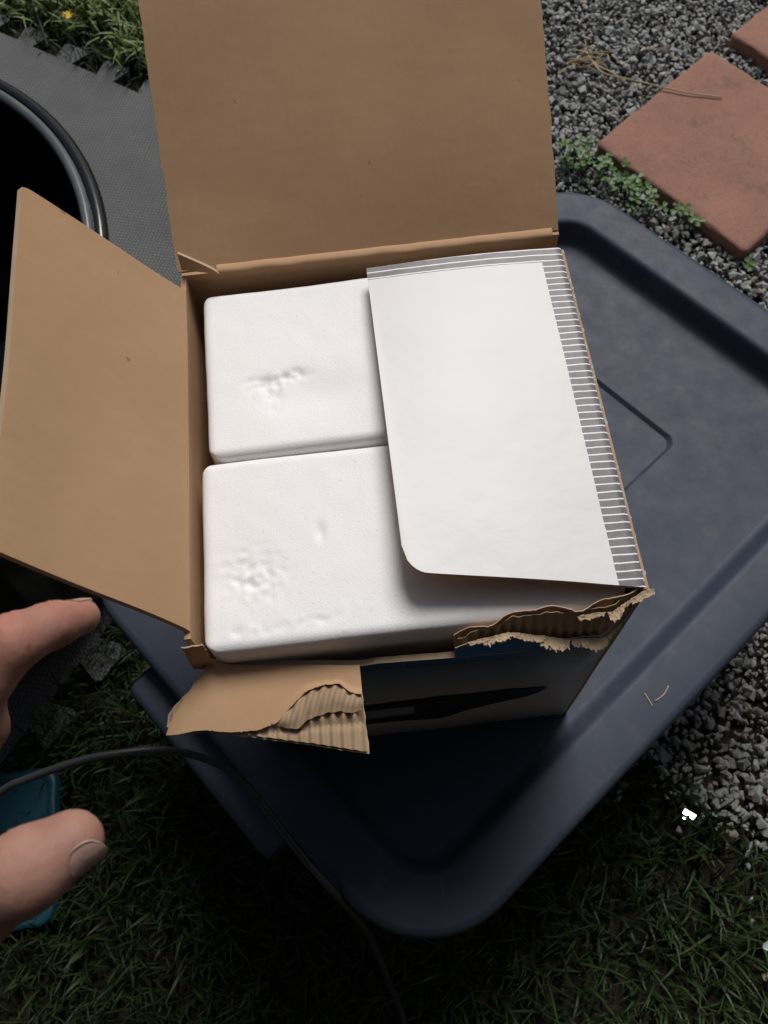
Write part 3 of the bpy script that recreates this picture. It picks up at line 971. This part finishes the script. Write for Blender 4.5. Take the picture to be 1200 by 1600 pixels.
# frayed scrap at the front left corner
def scrap(s, t):
    x = -BW - .006 + s * .012
    z = H - .004 - t * .032
    return (x * 1.0 + .0005 * nz(x, z, 1, 400), YF - .001 - .004 * t + .002 * nz(s, t, 9, 2), z + .0012 * nz(x, z, 2, 300))
sheet('torn_corner_scrap', scrap, 14, 20, .0009, [M['card_pale'], M['card']], box, mat_back=1)

# ------------------------------------------------------------------ polystyrene blocks
def foam_block(name, x0, x1, y0, y1, z0, z1, r, dents, label, rot=0.0, lipf=None):
    step = .0017
    nx, ny, nzc = int((x1 - x0) / step), int((y1 - y0) / step), 14
    V = []; F = []; key = {}
    cx, cy = (x0 + x1) / 2, (y0 + y1) / 2
    cr, sr = math.cos(rot), math.sin(rot)
    def vert(i, j, k):
        q = (i, j, k)
        if q in key: return key[q]
        zf = k / nzc
        z = z1 - (z1 - z0) * (1 - zf) ** 2.0
        p = np.array([x0 + (x1 - x0) * i / nx, y0 + (y1 - y0) * j / ny, z])
        c = np.array([min(max(p[0], x0 + r), x1 - r), min(max(p[1], y0 + r), y1 - r), min(p[2], z1 - r)])
        d = p - c; L = np.linalg.norm(d)
        if L > 1e-9:
            m = np.abs(d).max()
            # pull box surface on to the rounded one
            p = c + d / L * r
        nrm = d / L if L > 1e-9 else np.array([0, 0, 1.0])
        disp = .0013 * nz(p[0], p[1], p[2], 11) + .0002 * nz(p[0], p[1], p[2], 70)
        for (dx, dy, a, b, depth, kind) in dents:
            e = ((p[0] - dx) / a) ** 2 + ((p[1] - dy) / b) ** 2
            if e < 6:
                g = math.exp(-e)
                if kind == 'crush':
                    disp -= depth * g * (.45 + 1.3 * abs(nz(p[0], p[1], 0, 130)) + .9 * nz(p[0], p[1], 4, 260))
                elif kind == 'rough':
                    disp -= depth * g * (1.6 * abs(nz(p[0], p[1], 0, 120)) + .8 * nz(p[0], p[1], 4, 230) - .3)
                else:
                    disp -= depth * g
        if lipf: disp += lipf(p)
        tuck = 1 - sstep(z1 - .13, z1 - .07, p[2])
        p[1] += .0135 * tuck * max(0, (cy - p[1]) / (cy - y0)); p[0] *= 1 - .02 * tuck
        p = p + nrm * disp
        dx, dy = p[0] - cx, p[1] - cy
        rc = .013; ex = max(0, abs(dx) - ((x1 - x0) / 2 - rc)); ey = max(0, abs(dy) - ((y1 - y0) / 2 - rc)); el_ = math.hypot(ex, ey)
        if ex > 0 and ey > 0 and el_ > rc:
            dx -= math.copysign(ex * (1 - rc / el_), dx); dy -= math.copysign(ey * (1 - rc / el_), dy)
        p = (cx + dx * cr - dy * sr, cy + dx * sr + dy * cr, p[2])
        key[q] = len(V); V.append(p); return key[q]
    for i in range(nx):
        for j in range(ny):
            F.append((vert(i, j, nzc), vert(i + 1, j, nzc), vert(i + 1, j + 1, nzc), vert(i, j + 1, nzc)))
            F.append((vert(i, j, 0), vert(i, j + 1, 0), vert(i + 1, j + 1, 0), vert(i + 1, j, 0)))
    for k in range(nzc):
        for i in range(nx):
            F.append((vert(i, 0, k), vert(i + 1, 0, k), vert(i + 1, 0, k + 1), vert(i, 0, k + 1)))
            F.append((vert(i, ny, k), vert(i, ny, k + 1), vert(i + 1, ny, k + 1), vert(i + 1, ny, k)))
        for j in range(ny):
            F.append((vert(0, j, k), vert(0, j, k + 1), vert(0, j + 1, k + 1), vert(0, j + 1, k)))
            F.append((vert(nx, j, k), vert(nx, j + 1, k), vert(nx, j + 1, k + 1), vert(nx, j, k + 1)))
    return tag(link(name, pymesh(name, V, F), M['foam']), label, 'foam')

foam_block('polystyrene_block', -.121, .123, -.0040, .1295, .010, H - .0090, .0060,
           [(-.080, .049, .011, .0055, .0024, 'crush'), (-.062, .053, .009, .004, .0020, 'crush'), (-.076, .038, .005, .010, .0013, 'crush'), (-.05, .036, .03, .016, .0020, 'dip')],
           'white polystyrene block at the back of the box, crushed dent in its top', .012)
foam_block('polystyrene_block', -.1255, .124, -.1335, -.0062, .010, H - .0108, .0065,
           [(-.095, -.084, .016, .013, .0014, 'rough'), (-.090, -.094, .014, .009, .0012, 'rough'), (-.094, -.088, .02, .016, .0012, 'dip'), (-.052, -.064, .0025, .006, .0014, 'dip'),
            (-.10, -.122, .022, .004, .0008, 'rough'), (-.062, -.119, .018, .003, .0009, 'rough'), (-.03, -.115, .010, .0025, .0008, 'rough')],
           'white polystyrene block at the front of the box, edge showing over the torn wall', 0.0)

# ------------------------------------------------------------------ cable
def build_cable():
    pts = [(-.72, -.36, -.27), (-.56, -.26, -.10), (-.42, -.186, .045), (-0.3325, -0.1578, 0.100), (-0.3067, -0.1532, 0.115), (-0.2622, -0.1474, 0.130), (-0.2316, -0.1460, 0.135), (-0.1993, -0.1460, 0.130), (-0.1737, -0.1510, 0.115), (-0.1533, -0.1612, 0.095), (-0.1382, -0.1790, 0.070), (-0.1085, -0.2237, 0.042), (-0.0860, -0.2529, 0.030), (-0.0679, -0.2795, -0.030), (-0.0620, -0.3043, -0.120), (-0.0561, -0.3356, -0.200), (-0.0476, -0.3752, -0.260), (-.045, -.45, G + .02), (-.06, -.60, G + .012), (-.15, -.80, G + .012)]
    V, F = tube(spline(pts, 8), .0031, 10)
    tag(link('power_cable', pymesh('power_cable', V, F), M['cable']), 'black cable arching from behind the hand along the lid edge to the grass', 'cable')
build_cable()

# ------------------------------------------------------------------ teal plastic lid on the grass
def build_teal():
    t = empty('plastic_tray', (-.510, -.155, G + .014), math.radians(2))
    tag(t, 'teal plastic tray lying on the ground, half hidden under the hand', 'tray')
    def ring(hx, hy, r, z):
        out = []
        for cx, cy, a0 in ((hx - r, hy - r, 0), (-hx + r, hy - r, PI / 2), (-hx + r, -hy + r, PI), (hx - r, -hy + r, 1.5 * PI)):
            for k in range(9):
                a = a0 + PI / 2 * k / 8; out.append((cx + r * math.cos(a), cy + r * math.sin(a), z))
        return out
    def build(name, spec, cap):
        V = []; F = []
        for q in spec: V += ring(*q)
        m = 36
        for i in range(len(spec) - 1):
            for k in range(m): F.append((i * m + k, i * m + (k + 1) % m, (i + 1) * m + (k + 1) % m, (i + 1) * m + k))
        if cap: F.append(tuple((len(spec) - 1) * m + k for k in range(m)))
        return link(name, pymesh(name, V, F), M['teal'], t)
    build('rim', [(.080, .088, .020, .0), (.080, .088, .020, .013), (.078, .086, .019, .016), (.072, .080, .016, .0165), (.069, .077, .014, .0135)], False)
    build('panel', [(.0695, .0775, .0145, .0125), (.066, .074, .012, .0128), (.04, .045, .01, .0150)], True)
build_teal()

# ------------------------------------------------------------------ clover weeds beside the paver
def build_clover(name, c, n, spread, label, seed, hmax=.045):
    r = random.Random(seed)
    t = empty(name, (c[0], c[1], G)); tag(t, label, 'weed', 'weeds beside the paver')
    for k in range(n):
        a = r.uniform(0, 2 * PI); d = spread * math.sqrt(r.random())
        bx, by = d * math.cos(a) * 1.0, d * math.sin(a)
        # stretched along the paver's edge
        px = bx * .60 + by * .35; py = -bx * .85 + by * .35
        h = r.uniform(.45, 1) * hmax; lx, ly = r.uniform(-.012, .012), r.uniform(-.012, .012)
        if in_paver(c[0] + px + lx, c[1] + py + ly, .012): continue
        tip = Vector((px + lx, py + ly, h))
        V, F = tube([(px * .8, py * .8, -.006), (px + lx * .4, py + ly * .4, h * .55), tip], .0009, 5)
        link('stem', pymesh('stem', V, F), M['stem'], t)
        V = []; F = []
        s = r.uniform(.0055, .0095); rot = r.uniform(0, 6.28); tilt = Vector((r.uniform(-.4, .4), r.uniform(-.4, .4), 1)).normalized()
        ax = tilt.orthogonal().normalized(); ay = tilt.cross(ax)
        for q in range(3):
            th = rot + q * 2.094
            dirv = ax * math.cos(th) + ay * math.sin(th); sd = tilt.cross(dirv)
            b = len(V)
            for (l_, w_, z_) in ((0, 0, 0), (.55, .46, .10), (1.0, .50, .06), (1.22, .22, .0), (1.10, 0, .0), (1.22, -.22, .0), (1.0, -.50, .06), (.55, -.46, .10)):
                V.append(tip + dirv * (l_ * s) + sd * (w_ * s) + tilt * (z_ * s))
            V.append(tip + dirv * (.6 * s) - tilt * (.06 * s))
            for e in range(8): F.append((b + e, b + (e + 1) % 8, b + 8))
        link('leaf', pymesh('leaf', V, F), M['clover'], t)
build_clover('clover_plant', (.395, .815), 30, .05, 'clover clump at the left corner of the whole red paver', 5)
build_clover('clover_plant', (.455, .742), 34, .055, 'clover clump between the lid rim and the paver\'s lower edge', 6)
build_clover('clover_plant', (.523, .672), 7, .018, 'small sprig of clover standing near the tote handle', 8, .055)
build_clover('clover_plant', (.598, .583), 5, .012, 'tiny clover seedling at the lower corner of the paver', 9, .022)

# ------------------------------------------------------------------ dead grass tuft and its long stalk
def build_straw():
    t = empty('dead_grass_tuft', (.455, 1.065, G + .010)); tag(t, 'dry yellow grass tuft on gravel, one stalk reaching over the paver', 'dead grass')
    base = Vector((.455, 1.065, G + .010))
    def stalk(pts, r):
        V, F = tube([p - base for p in spline(pts, 6)], r, 5); link('stalk', pymesh('stalk', V, F), M['straw'], t)
    stalk([(.452, 1.100, G + .016), (.457, 1.062, G + .018), (.470, 1.024, G + .022), (.512, .990, G + .030), (.560, .957, G + .0345), (.600, .938, G + .034), (.648, .923, G + .033)], .0013)
    stalk([(.455, 1.06, G + .016), (.478, 1.03, G + .022), (.503, 1.004, G + .017)], .0012)
    r = random.Random(4)
    for k in range(22):
        a = r.uniform(-1.2, 3.6); L = r.uniform(.02, .06)
        p = Vector((.455 + r.uniform(-.02, .02), 1.07 + r.uniform(-.02, .03), G + .012))
        q = p + Vector((math.cos(a) * L, math.sin(a) * L, r.uniform(.0, .012)))
        stalk([p, (p + q) / 2 + Vector((r.uniform(-.006, .006), r.uniform(-.006, .006), .004)), q], r.uniform(.0005, .001))
build_straw()
def straw_bit(pts, label):
    V, F = tube(spline(pts, 5), .0005, 5)
    tag(link('straw_bit', pymesh('straw_bit', V, F), M['straw']), label, 'straw', 'straw bits')
straw_bit([(.1990, -.124, .0278), (.2015, -.131, .0282), (.203, -.136, .0283)], 'short pale straw bit lying across the inner edge of the lid rim')
straw_bit([(.206, -.132, .0282), (.215, -.127, .0282), (.221, -.120, .0282)], 'longer pale straw bit lying along the lid rim')

# ------------------------------------------------------------------ dandelion, twig, scraps
def build_flower():
    c = Vector((-.487, 1.325, G + .030)); t = empty('yellow_flower', (c.x, c.y, G)); tag(t, 'small yellow flower in the grass beyond the mat', 'flower')
    V, F = tube([(0, 0, -.006), (.002, .001, .015), (0, 0, .030)], .0011, 6); link('stem', pymesh('stem', V, F), M['stem'], t)
    r = random.Random(2)
    for k in range(11):
        a = k / 11 * 6.28 + r.uniform(-.1, .1); d = Vector((math.cos(a), math.sin(a), .25)); s = Vector((-math.sin(a), math.cos(a), 0)); L = r.uniform(.010, .014)
        P = [Vector((0, 0, .030)) + d * L * f + s * w_ for f, w_ in ((0, 0), (.5, .0022), (1, .0010), (1, -.0010), (.5, -.0022))]
        link('petal', pymesh('petal', P, [(0, 1, 2, 3, 4)], False), M['yellow'], t)
build_flower()
V, F = tube(spline([(-.574, 1.445, G + .05), (-.553, 1.370, G + .046), (-.535, 1.300, G + .036), (-.524, 1.255, G + .020)], 6), [.0022] * 19, 6)
tag(link('twig', pymesh('twig', V, F), M['twig']), 'thin dark twig leaning in the grass beyond the mat', 'twig')

def build_clip():
    # tilted so that its flat faces mirror the bright sky
    t = empty('metal_clip', (.293, -.206, G + .052), math.radians(-38)); t.scale = (.8, .8, .8); tag(t, 'small shiny metal clip glinting in the dark grass', 'clip')
    t.rotation_euler = (Vector((.006, .239, .971)).to_track_quat('Z', 'Y').to_matrix() @ Matrix.Rotation(math.radians(-38), 3, 'Z')).to_euler()
    def rbox(name, hx, hy, hz, c):
        bm = bmesh.new(); bmesh.ops.create_cube(bm, size=1.0)
        for v in bm.verts: v.co = Vector((c[0] + v.co.x * 2 * hx, c[1] + v.co.y * 2 * hy, c[2] + v.co.z * 2 * hz))
        bmesh.ops.bevel(bm, geom=bm.edges[:], offset=min(hx, hy, hz) * .5, segments=2, affect='EDGES')
        me = bpy.data.meshes.new(name); bm.to_mesh(me); bm.free(); link(name, me, M['chrome'], t)
    rbox('plate', .0085, .0008, .0022, (0, -.0042, 0))
    rbox('jaw', .0028, .0022, .0010, (-.0045, .0005, .0010)); rbox('jaw', .0032, .0024, .0010, (.0050, -.0002, .0010))
    rbox('hinge', .0014, .0012, .001, (.004, .0075, 0)); rbox('bar', .0080, .0010, .0008, (0, -.0016, -.0012))
build_clip()
def build_scrap(name, c, s, mat, label, cat, seed):
    r = random.Random(seed); V = []; F = []
    n = 9
    for k in range(n):
        a = 2 * PI * k / n; q = s * r.uniform(.6, 1.1)
        V.append((c[0] + q * math.cos(a) * 1.5, c[1] + q * math.sin(a), c[2] + r.uniform(-.002, .002)))
    V += [(v[0], v[1], v[2] - .0015) for v in V]
    F = [tuple(range(n)), tuple(range(2 * n - 1, n - 1, -1))] + [(k, (k + 1) % n, n + (k + 1) % n, n + k) for k in range(n)]
    tag(link(name, pymesh(name, V, F, False), mat), label, cat)
build_scrap('plastic_scrap', (.352, -.343, G + .030), .006, M['white_scrap'], 'pale scrap of plastic in the grass near the lower right corner', 'litter', 3)
build_scrap('dead_leaf', (.342, -.372, G + .024), .005, M['straw'], 'small tan leaf beside the pale scrap of plastic', 'leaf', 6)

# ------------------------------------------------------------------ the photographer: left hand, arm, body
def surface_nets(fn, lo, hi, h):
    lo = np.array(lo); hi = np.array(hi)
    n = np.ceil((hi - lo) / h).astype(int) + 1
    g = [lo[i] + h * np.arange(n[i]) for i in range(3)]
    X = np.stack(np.meshgrid(*g, indexing='ij'), -1)
    D = fn(X.reshape(-1, 3)).reshape(n)
    ins = D < 0
    # cells
    c = [ins[a:n[0] - 1 + a, b:n[1] - 1 + b, d:n[2] - 1 + d] for a in (0, 1) for b in (0, 1) for d in (0, 1)]
    cnt = sum(k.astype(int) for k in c)
    act = (cnt > 0) & (cnt < 8)
    idx = -np.ones(act.shape, int); cells = np.argwhere(act); idx[act] = np.arange(len(cells))
    acc = np.zeros((len(cells), 3)); num = np.zeros(len(cells))
    corners = [(a, b, d) for a in (0, 1) for b in (0, 1) for d in (0, 1)]
    for i, p in enumerate(corners):
        for q in corners[i + 1:]:
            if sum(abs(x - y) for x, y in zip(p, q)) != 1: continue
            d0 = D[cells[:, 0] + p[0], cells[:, 1] + p[1], cells[:, 2] + p[2]]; d1 = D[cells[:, 0] + q[0], cells[:, 1] + q[1], cells[:, 2] + q[2]]
            m = (d0 < 0) != (d1 < 0)
            t = np.where(m, d0 / np.where(m, d0 - d1, 1), 0)[:, None]
            acc += np.where(m[:, None], np.array(p) + (np.array(q) - np.array(p)) * t, 0); num += m
    V = lo + h * (cells + acc / num[:, None])
    F = []
    for ax in range(3):
        o1, o2 = (ax + 1) % 3, (ax + 2) % 3
        sl = [slice(None)] * 3; sl[ax] = slice(0, -1)
        s0 = ins[tuple(sl)]; sl[ax] = slice(1, None); s1 = ins[tuple(sl)]
        E_ = np.argwhere(s0 != s1)
        E_ = E_[(E_[:, o1] > 0) & (E_[:, o2] > 0) & (E_[:, o1] < n[o1] - 1) & (E_[:, o2] < n[o2] - 1)]
        fl = s0[E_[:, 0], E_[:, 1], E_[:, 2]]
        def cell(d1, d2):
            q = E_.copy(); q[:, o1] -= d1; q[:, o2] -= d2; return idx[q[:, 0], q[:, 1], q[:, 2]]
        q = np.stack([cell(0, 0), cell(1, 0), cell(1, 1), cell(0, 1)], 1)
        q[~fl] = q[~fl][:, ::-1]
        F.append(q)
    return V, np.concatenate(F)

def capsules(parts, k):
    """smooth union of tapered capsules (a, b, ra, rb)"""
    P = [(np.array(a), np.array(b), ra, rb) for a, b, ra, rb in parts]
    def fn(X):
        X = X.astype(np.float64); D = None
        for a, b, ra, rb in P:
            ab = b - a; t = np.clip(((X - a) @ ab) / max(ab @ ab, 1e-9), 0, 1)
            d = np.linalg.norm(X - a - t[:, None] * ab, axis=1) - (ra + (rb - ra) * t)
            if D is None: D = d
            else:
                hh = np.clip(.5 + .5 * (D - d) / k, 0, 1); D = D * (1 - hh) + d * hh - k * hh * (1 - hh)
        return D
    return fn

def v3(*a): return np.array(a, float)
IDX = dict(mcp=v3(-.1900, -.1990, .4640), pip=v3(-.1640, -.1710, .4740), dip=v3(-.1530, -.1622, .4640), tip=v3(-.1440, -.1560, .4540))
TH = dict(cmc=v3(-.2280, -.2800, .4400), mcp=v3(-.1800, -.2700, .4690), ip=v3(-.1510, -.2560, .4800), tip=v3(-.1345, -.2480, .4780))
WR = v3(-.2900, -.2500, .4200)
def build_person():
    parts = []
    def chain(pts, rs):
        for i in range(len(pts) - 1): parts.append((pts[i], pts[i + 1], rs[i], rs[i + 1]))
    chain([IDX['mcp'], IDX['pip'], IDX['dip'], IDX['tip']], [.0125, .0108, .0090, .0074])
    chain([TH['cmc'], TH['mcp'], TH['ip'], TH['tip']], [.0190, .0160, .0128, .0094])
    parts.append((TH['ip'] + (TH['tip'] - TH['ip']) * .25, TH['tip'] + v3(-.002, .0, -.001), .0122, .0100))     # broad thumb pad
    parts.append((TH['ip'] + v3(0, -.002, .0015), TH['ip'] + v3(.001, -.001, .0015), .0124, .0124))             # knuckle
    # the other fingers, curled underneath
    base = [(v3(-.203, -.202, .446), v3(-.193, -.176, .436), v3(-.196, -.190, .422), v3(-.204, -.200, .420), .0100),
            (v3(-.210, -.204, .428), v3(-.204, -.180, .418), v3(-.206, -.192, .406), v3(-.212, -.202, .404), .0096),
            (v3(-.218, -.208, .411), v3(-.214, -.186, .402), v3(-.214, -.196, .392), v3(-.219, -.204, .390), .0086)]
    for a, b, c, d, r in base: chain([a, b, c, d], [r * 1.1, r, r * .9, r * .8])
    # palm: metacarpals and the web between thumb and index
    for q, r in ((IDX['mcp'], .0125), (base[0][0], .0120), (base[1][0], .0115), (base[2][0], .0110)):
        parts.append((WR + v3(.018, .010, .0), q, .0165, r))
    parts.append((WR + v3(.015, -.004, .004), TH['cmc'] + v3(.012, .004, .006), .0180, .0160))
    parts.append((TH['mcp'] + v3(-.020, .010, -.008), IDX['mcp'] + v3(-.010, -.012, -.010), .0110, .0110))
    parts.append((TH['cmc'] + v3(.010, .012, -.004), IDX['mcp'] + v3(-.016, -.010, -.014), .0130, .0120))
    EL = v3(-.405, -.415, .600)
    parts.append((WR, WR + (EL - WR) * .30, .0255, .0300)); parts.append((WR + (EL - WR) * .30, EL, .0300, .0420))
    Vh, Fh = surface_nets(capsules(parts, .0055), (-.50, -.50, .36), (-.115, -.125, .69), .0022)
    # skin creases over the finger joints
    for j, ax, amp in ((IDX['dip'], IDX['tip'] - IDX['dip'], .0005), (IDX['pip'], IDX['dip'] - IDX['pip'], .0008), (TH['ip'], TH['tip'] - TH['ip'], .0007)):
        a = ax / np.linalg.norm(ax); rel = Vh - j; t_ = rel @ a; dist = np.linalg.norm(rel, axis=1)
        wgt = np.exp(-(t_ / .004) ** 2) * np.exp(-(dist / .015) ** 4)
        Vh += -(rel - t_[:, None] * a) / (dist[:, None] + 1e-6) * (amp * wgt * (1 + np.sin(t_ * 2100)))[:, None]
    # coarse rest of the body: head, neck, trunk, limbs under the clothes
    SHL, SHR = v3(-.205, -.56, .90), v3(.205, -.60, .90)
    HIP = v3(0, -.98, .60); CHEST = v3(0, -.66, .88); HEAD = v3(0, -.47, 1.10)
    body = [(CHEST, HIP, .12, .125), (SHL, SHR, .065, .065), (v3(0, -.60, .94), v3(0, -.50, 1.02), .055, .052),
            (HEAD, HEAD + v3(0, .045, -.055), .090, .070), (HEAD + v3(0, .055, -.02), HEAD + v3(0, .080, -.035), .018, .016),
            (SHL, EL, .048, .040), (SHR, v3(.33, -.66, .62), .048, .040), (v3(.33, -.66, .62), v3(.27, -.50, .46), .038, .027), (v3(.27, -.50, .46), v3(.24, -.46, .39), .026, .018)]
    for s in (-1, 1):
        body += [(v3(.09 * s, -.98, .56), v3(.11 * s, -.80, .14), .085, .060), (v3(.11 * s, -.80, .14), v3(.12 * s, -.88, -.22), .055, .036), (v3(.12 * s, -.88, -.22), v3(.13 * s, -.80, G + .03), .035, .030),
                 (HEAD + v3(.085 * s, .0, -.01), HEAD + v3(.092 * s, .0, -.03), .014, .011)]
    Vb, Fb = surface_nets(capsules(body, .03), (-.5, -1.2, G), (.5, -.30, 1.25), .013)
    V_ = np.concatenate([Vh, Vb]); F_ = np.concatenate([Fh, Fb + len(Vh)])
    me = fast_mesh('person', V_, F_, True)
    p = link('person', me, M['skin'])
    tag(p, 'person reaching in from the left with bare index finger and thumb spread', 'person')
    # fingernails
    sdf = capsules(parts, .0055)
    def nail(tip, ax, nd, hw, l0, l1, name='fingernail'):
        a = ax / np.linalg.norm(ax); nd = nd - a * (nd @ a); nd /= np.linalg.norm(nd); sd = np.cross(a, nd)
        m, k = 22, 18
        rr = np.linspace(.003, .018, 160)
        def skin_r(l, th):
            d = nd * math.cos(th) + sd * math.sin(th)
            v = sdf(tip + a * l + rr[:, None] * d)
            i = np.argmax(v > 0); return rr[i] if v.max() > 0 else rr[-1]
        V = []; F = []
        for i in range(m + 1):
            f = i / m; l = l0 + (l1 - l0) * f
            wf = max(.015, 1 - abs(2 * f - 1) ** 2.8) ** .5
            for j in range(k + 1):
                th = (j / k * 2 - 1) * hw * wf
                lref = l0 + (l1 - l0) * .42
                r_ = skin_r(l, th); ref = skin_r(lref, th)
                R_ = max(r_, ref - .0030 * max(0, f - .42) ** 1.5) + .00025
                d = nd * math.cos(th) + sd * math.sin(th)
                V.append(tip + a * l + d * R_)
        for i in range(m):
            for j in range(k): F.append((i * (k + 1) + j, (i + 1) * (k + 1) + j, (i + 1) * (k + 1) + j + 1, i * (k + 1) + j + 1))
        n0 = len(F); b = len(V); V = V + [np.array(v) - nd * .0007 for v in V]
        F += [tuple(b + q for q in f[::-1]) for f in F[:n0]]
        W_ = k + 1
        ring = [i * W_ for i in range(m + 1)] + [m * W_ + j for j in range(1, W_)] + [i * W_ + k for i in range(m - 1, -1, -1)] + [j for j in range(k - 1, 0, -1)]
        for q in range(len(ring)):
            c0, c1 = ring[q], ring[(q + 1) % len(ring)]; F.append((c0, c1, b + c1, b + c0))
        return link(name, pymesh(name, V, F), M['nail'], p)
    nail(TH['tip'], TH['tip'] - TH['ip'], v3(.5, -.80, .30), .78, -.0040, .0090)
    nail(IDX['tip'], IDX['tip'] - IDX['dip'], v3(.05, .97, .0), .75, -.0055, .0060)
    # clothes
    def cloth(name, parts, k, lo, hi, h, mat):
        V, F = surface_nets(capsules(parts, k), lo, hi, h)
        return link(name, fast_mesh(name, V, F, True), mat, p)
    CU = WR + (EL - WR) * .42
    cloth('jacket', [(CHEST, HIP + v3(0, .02, .0), .150, .150), (SHL, SHR, .095, .095), (CHEST + v3(0, .02, .02), CHEST + v3(0, .05, .07), .08, .07), (SHL, EL, .072, .060), (EL, CU, .060, .048),
                     (SHR, v3(.33, -.66, .62), .072, .060), (v3(.33, -.66, .62), v3(.28, -.52, .48), .060, .045)], .03, (-.56, -1.25, .30), (.50, -.30, 1.12), .010, M['jacket'])
    tr = [(HIP + v3(0, 0, -.01), HIP + v3(0, .01, -.06), .165, .15)]
    for s in (-1, 1): tr += [(v3(.09 * s, -.98, .54), v3(.11 * s, -.80, .14), .105, .080), (v3(.11 * s, -.80, .14), v3(.12 * s, -.88, -.22), .076, .062)]
    cloth('trousers', tr, .03, (-.34, -1.25, G), (.34, -.60, .85), .012, M['trousers'])
    for s in (-1, 1):
        cloth('shoe', [(v3(.12 * s, -.90, G + .045), v3(.14 * s, -.70, G + .035), .046, .036), (v3(.12 * s, -.89, G + .06), v3(.12 * s, -.88, G + .11), .045, .045)], .02,
              (.12 * s - .1, -1.02, G), (.12 * s + .1, -.60, G + .18), .008, M['shoe'])
    cloth('hair', [(HEAD + v3(0, -.02, .025), HEAD + v3(0, .02, .030), .095, .085), (HEAD + v3(0, -.04, -.02), HEAD + v3(0, -.05, -.04), .075, .06)], .02, (-.14, -.65, .94), (.14, -.32, 1.28), .008, M['hair'])
build_person()
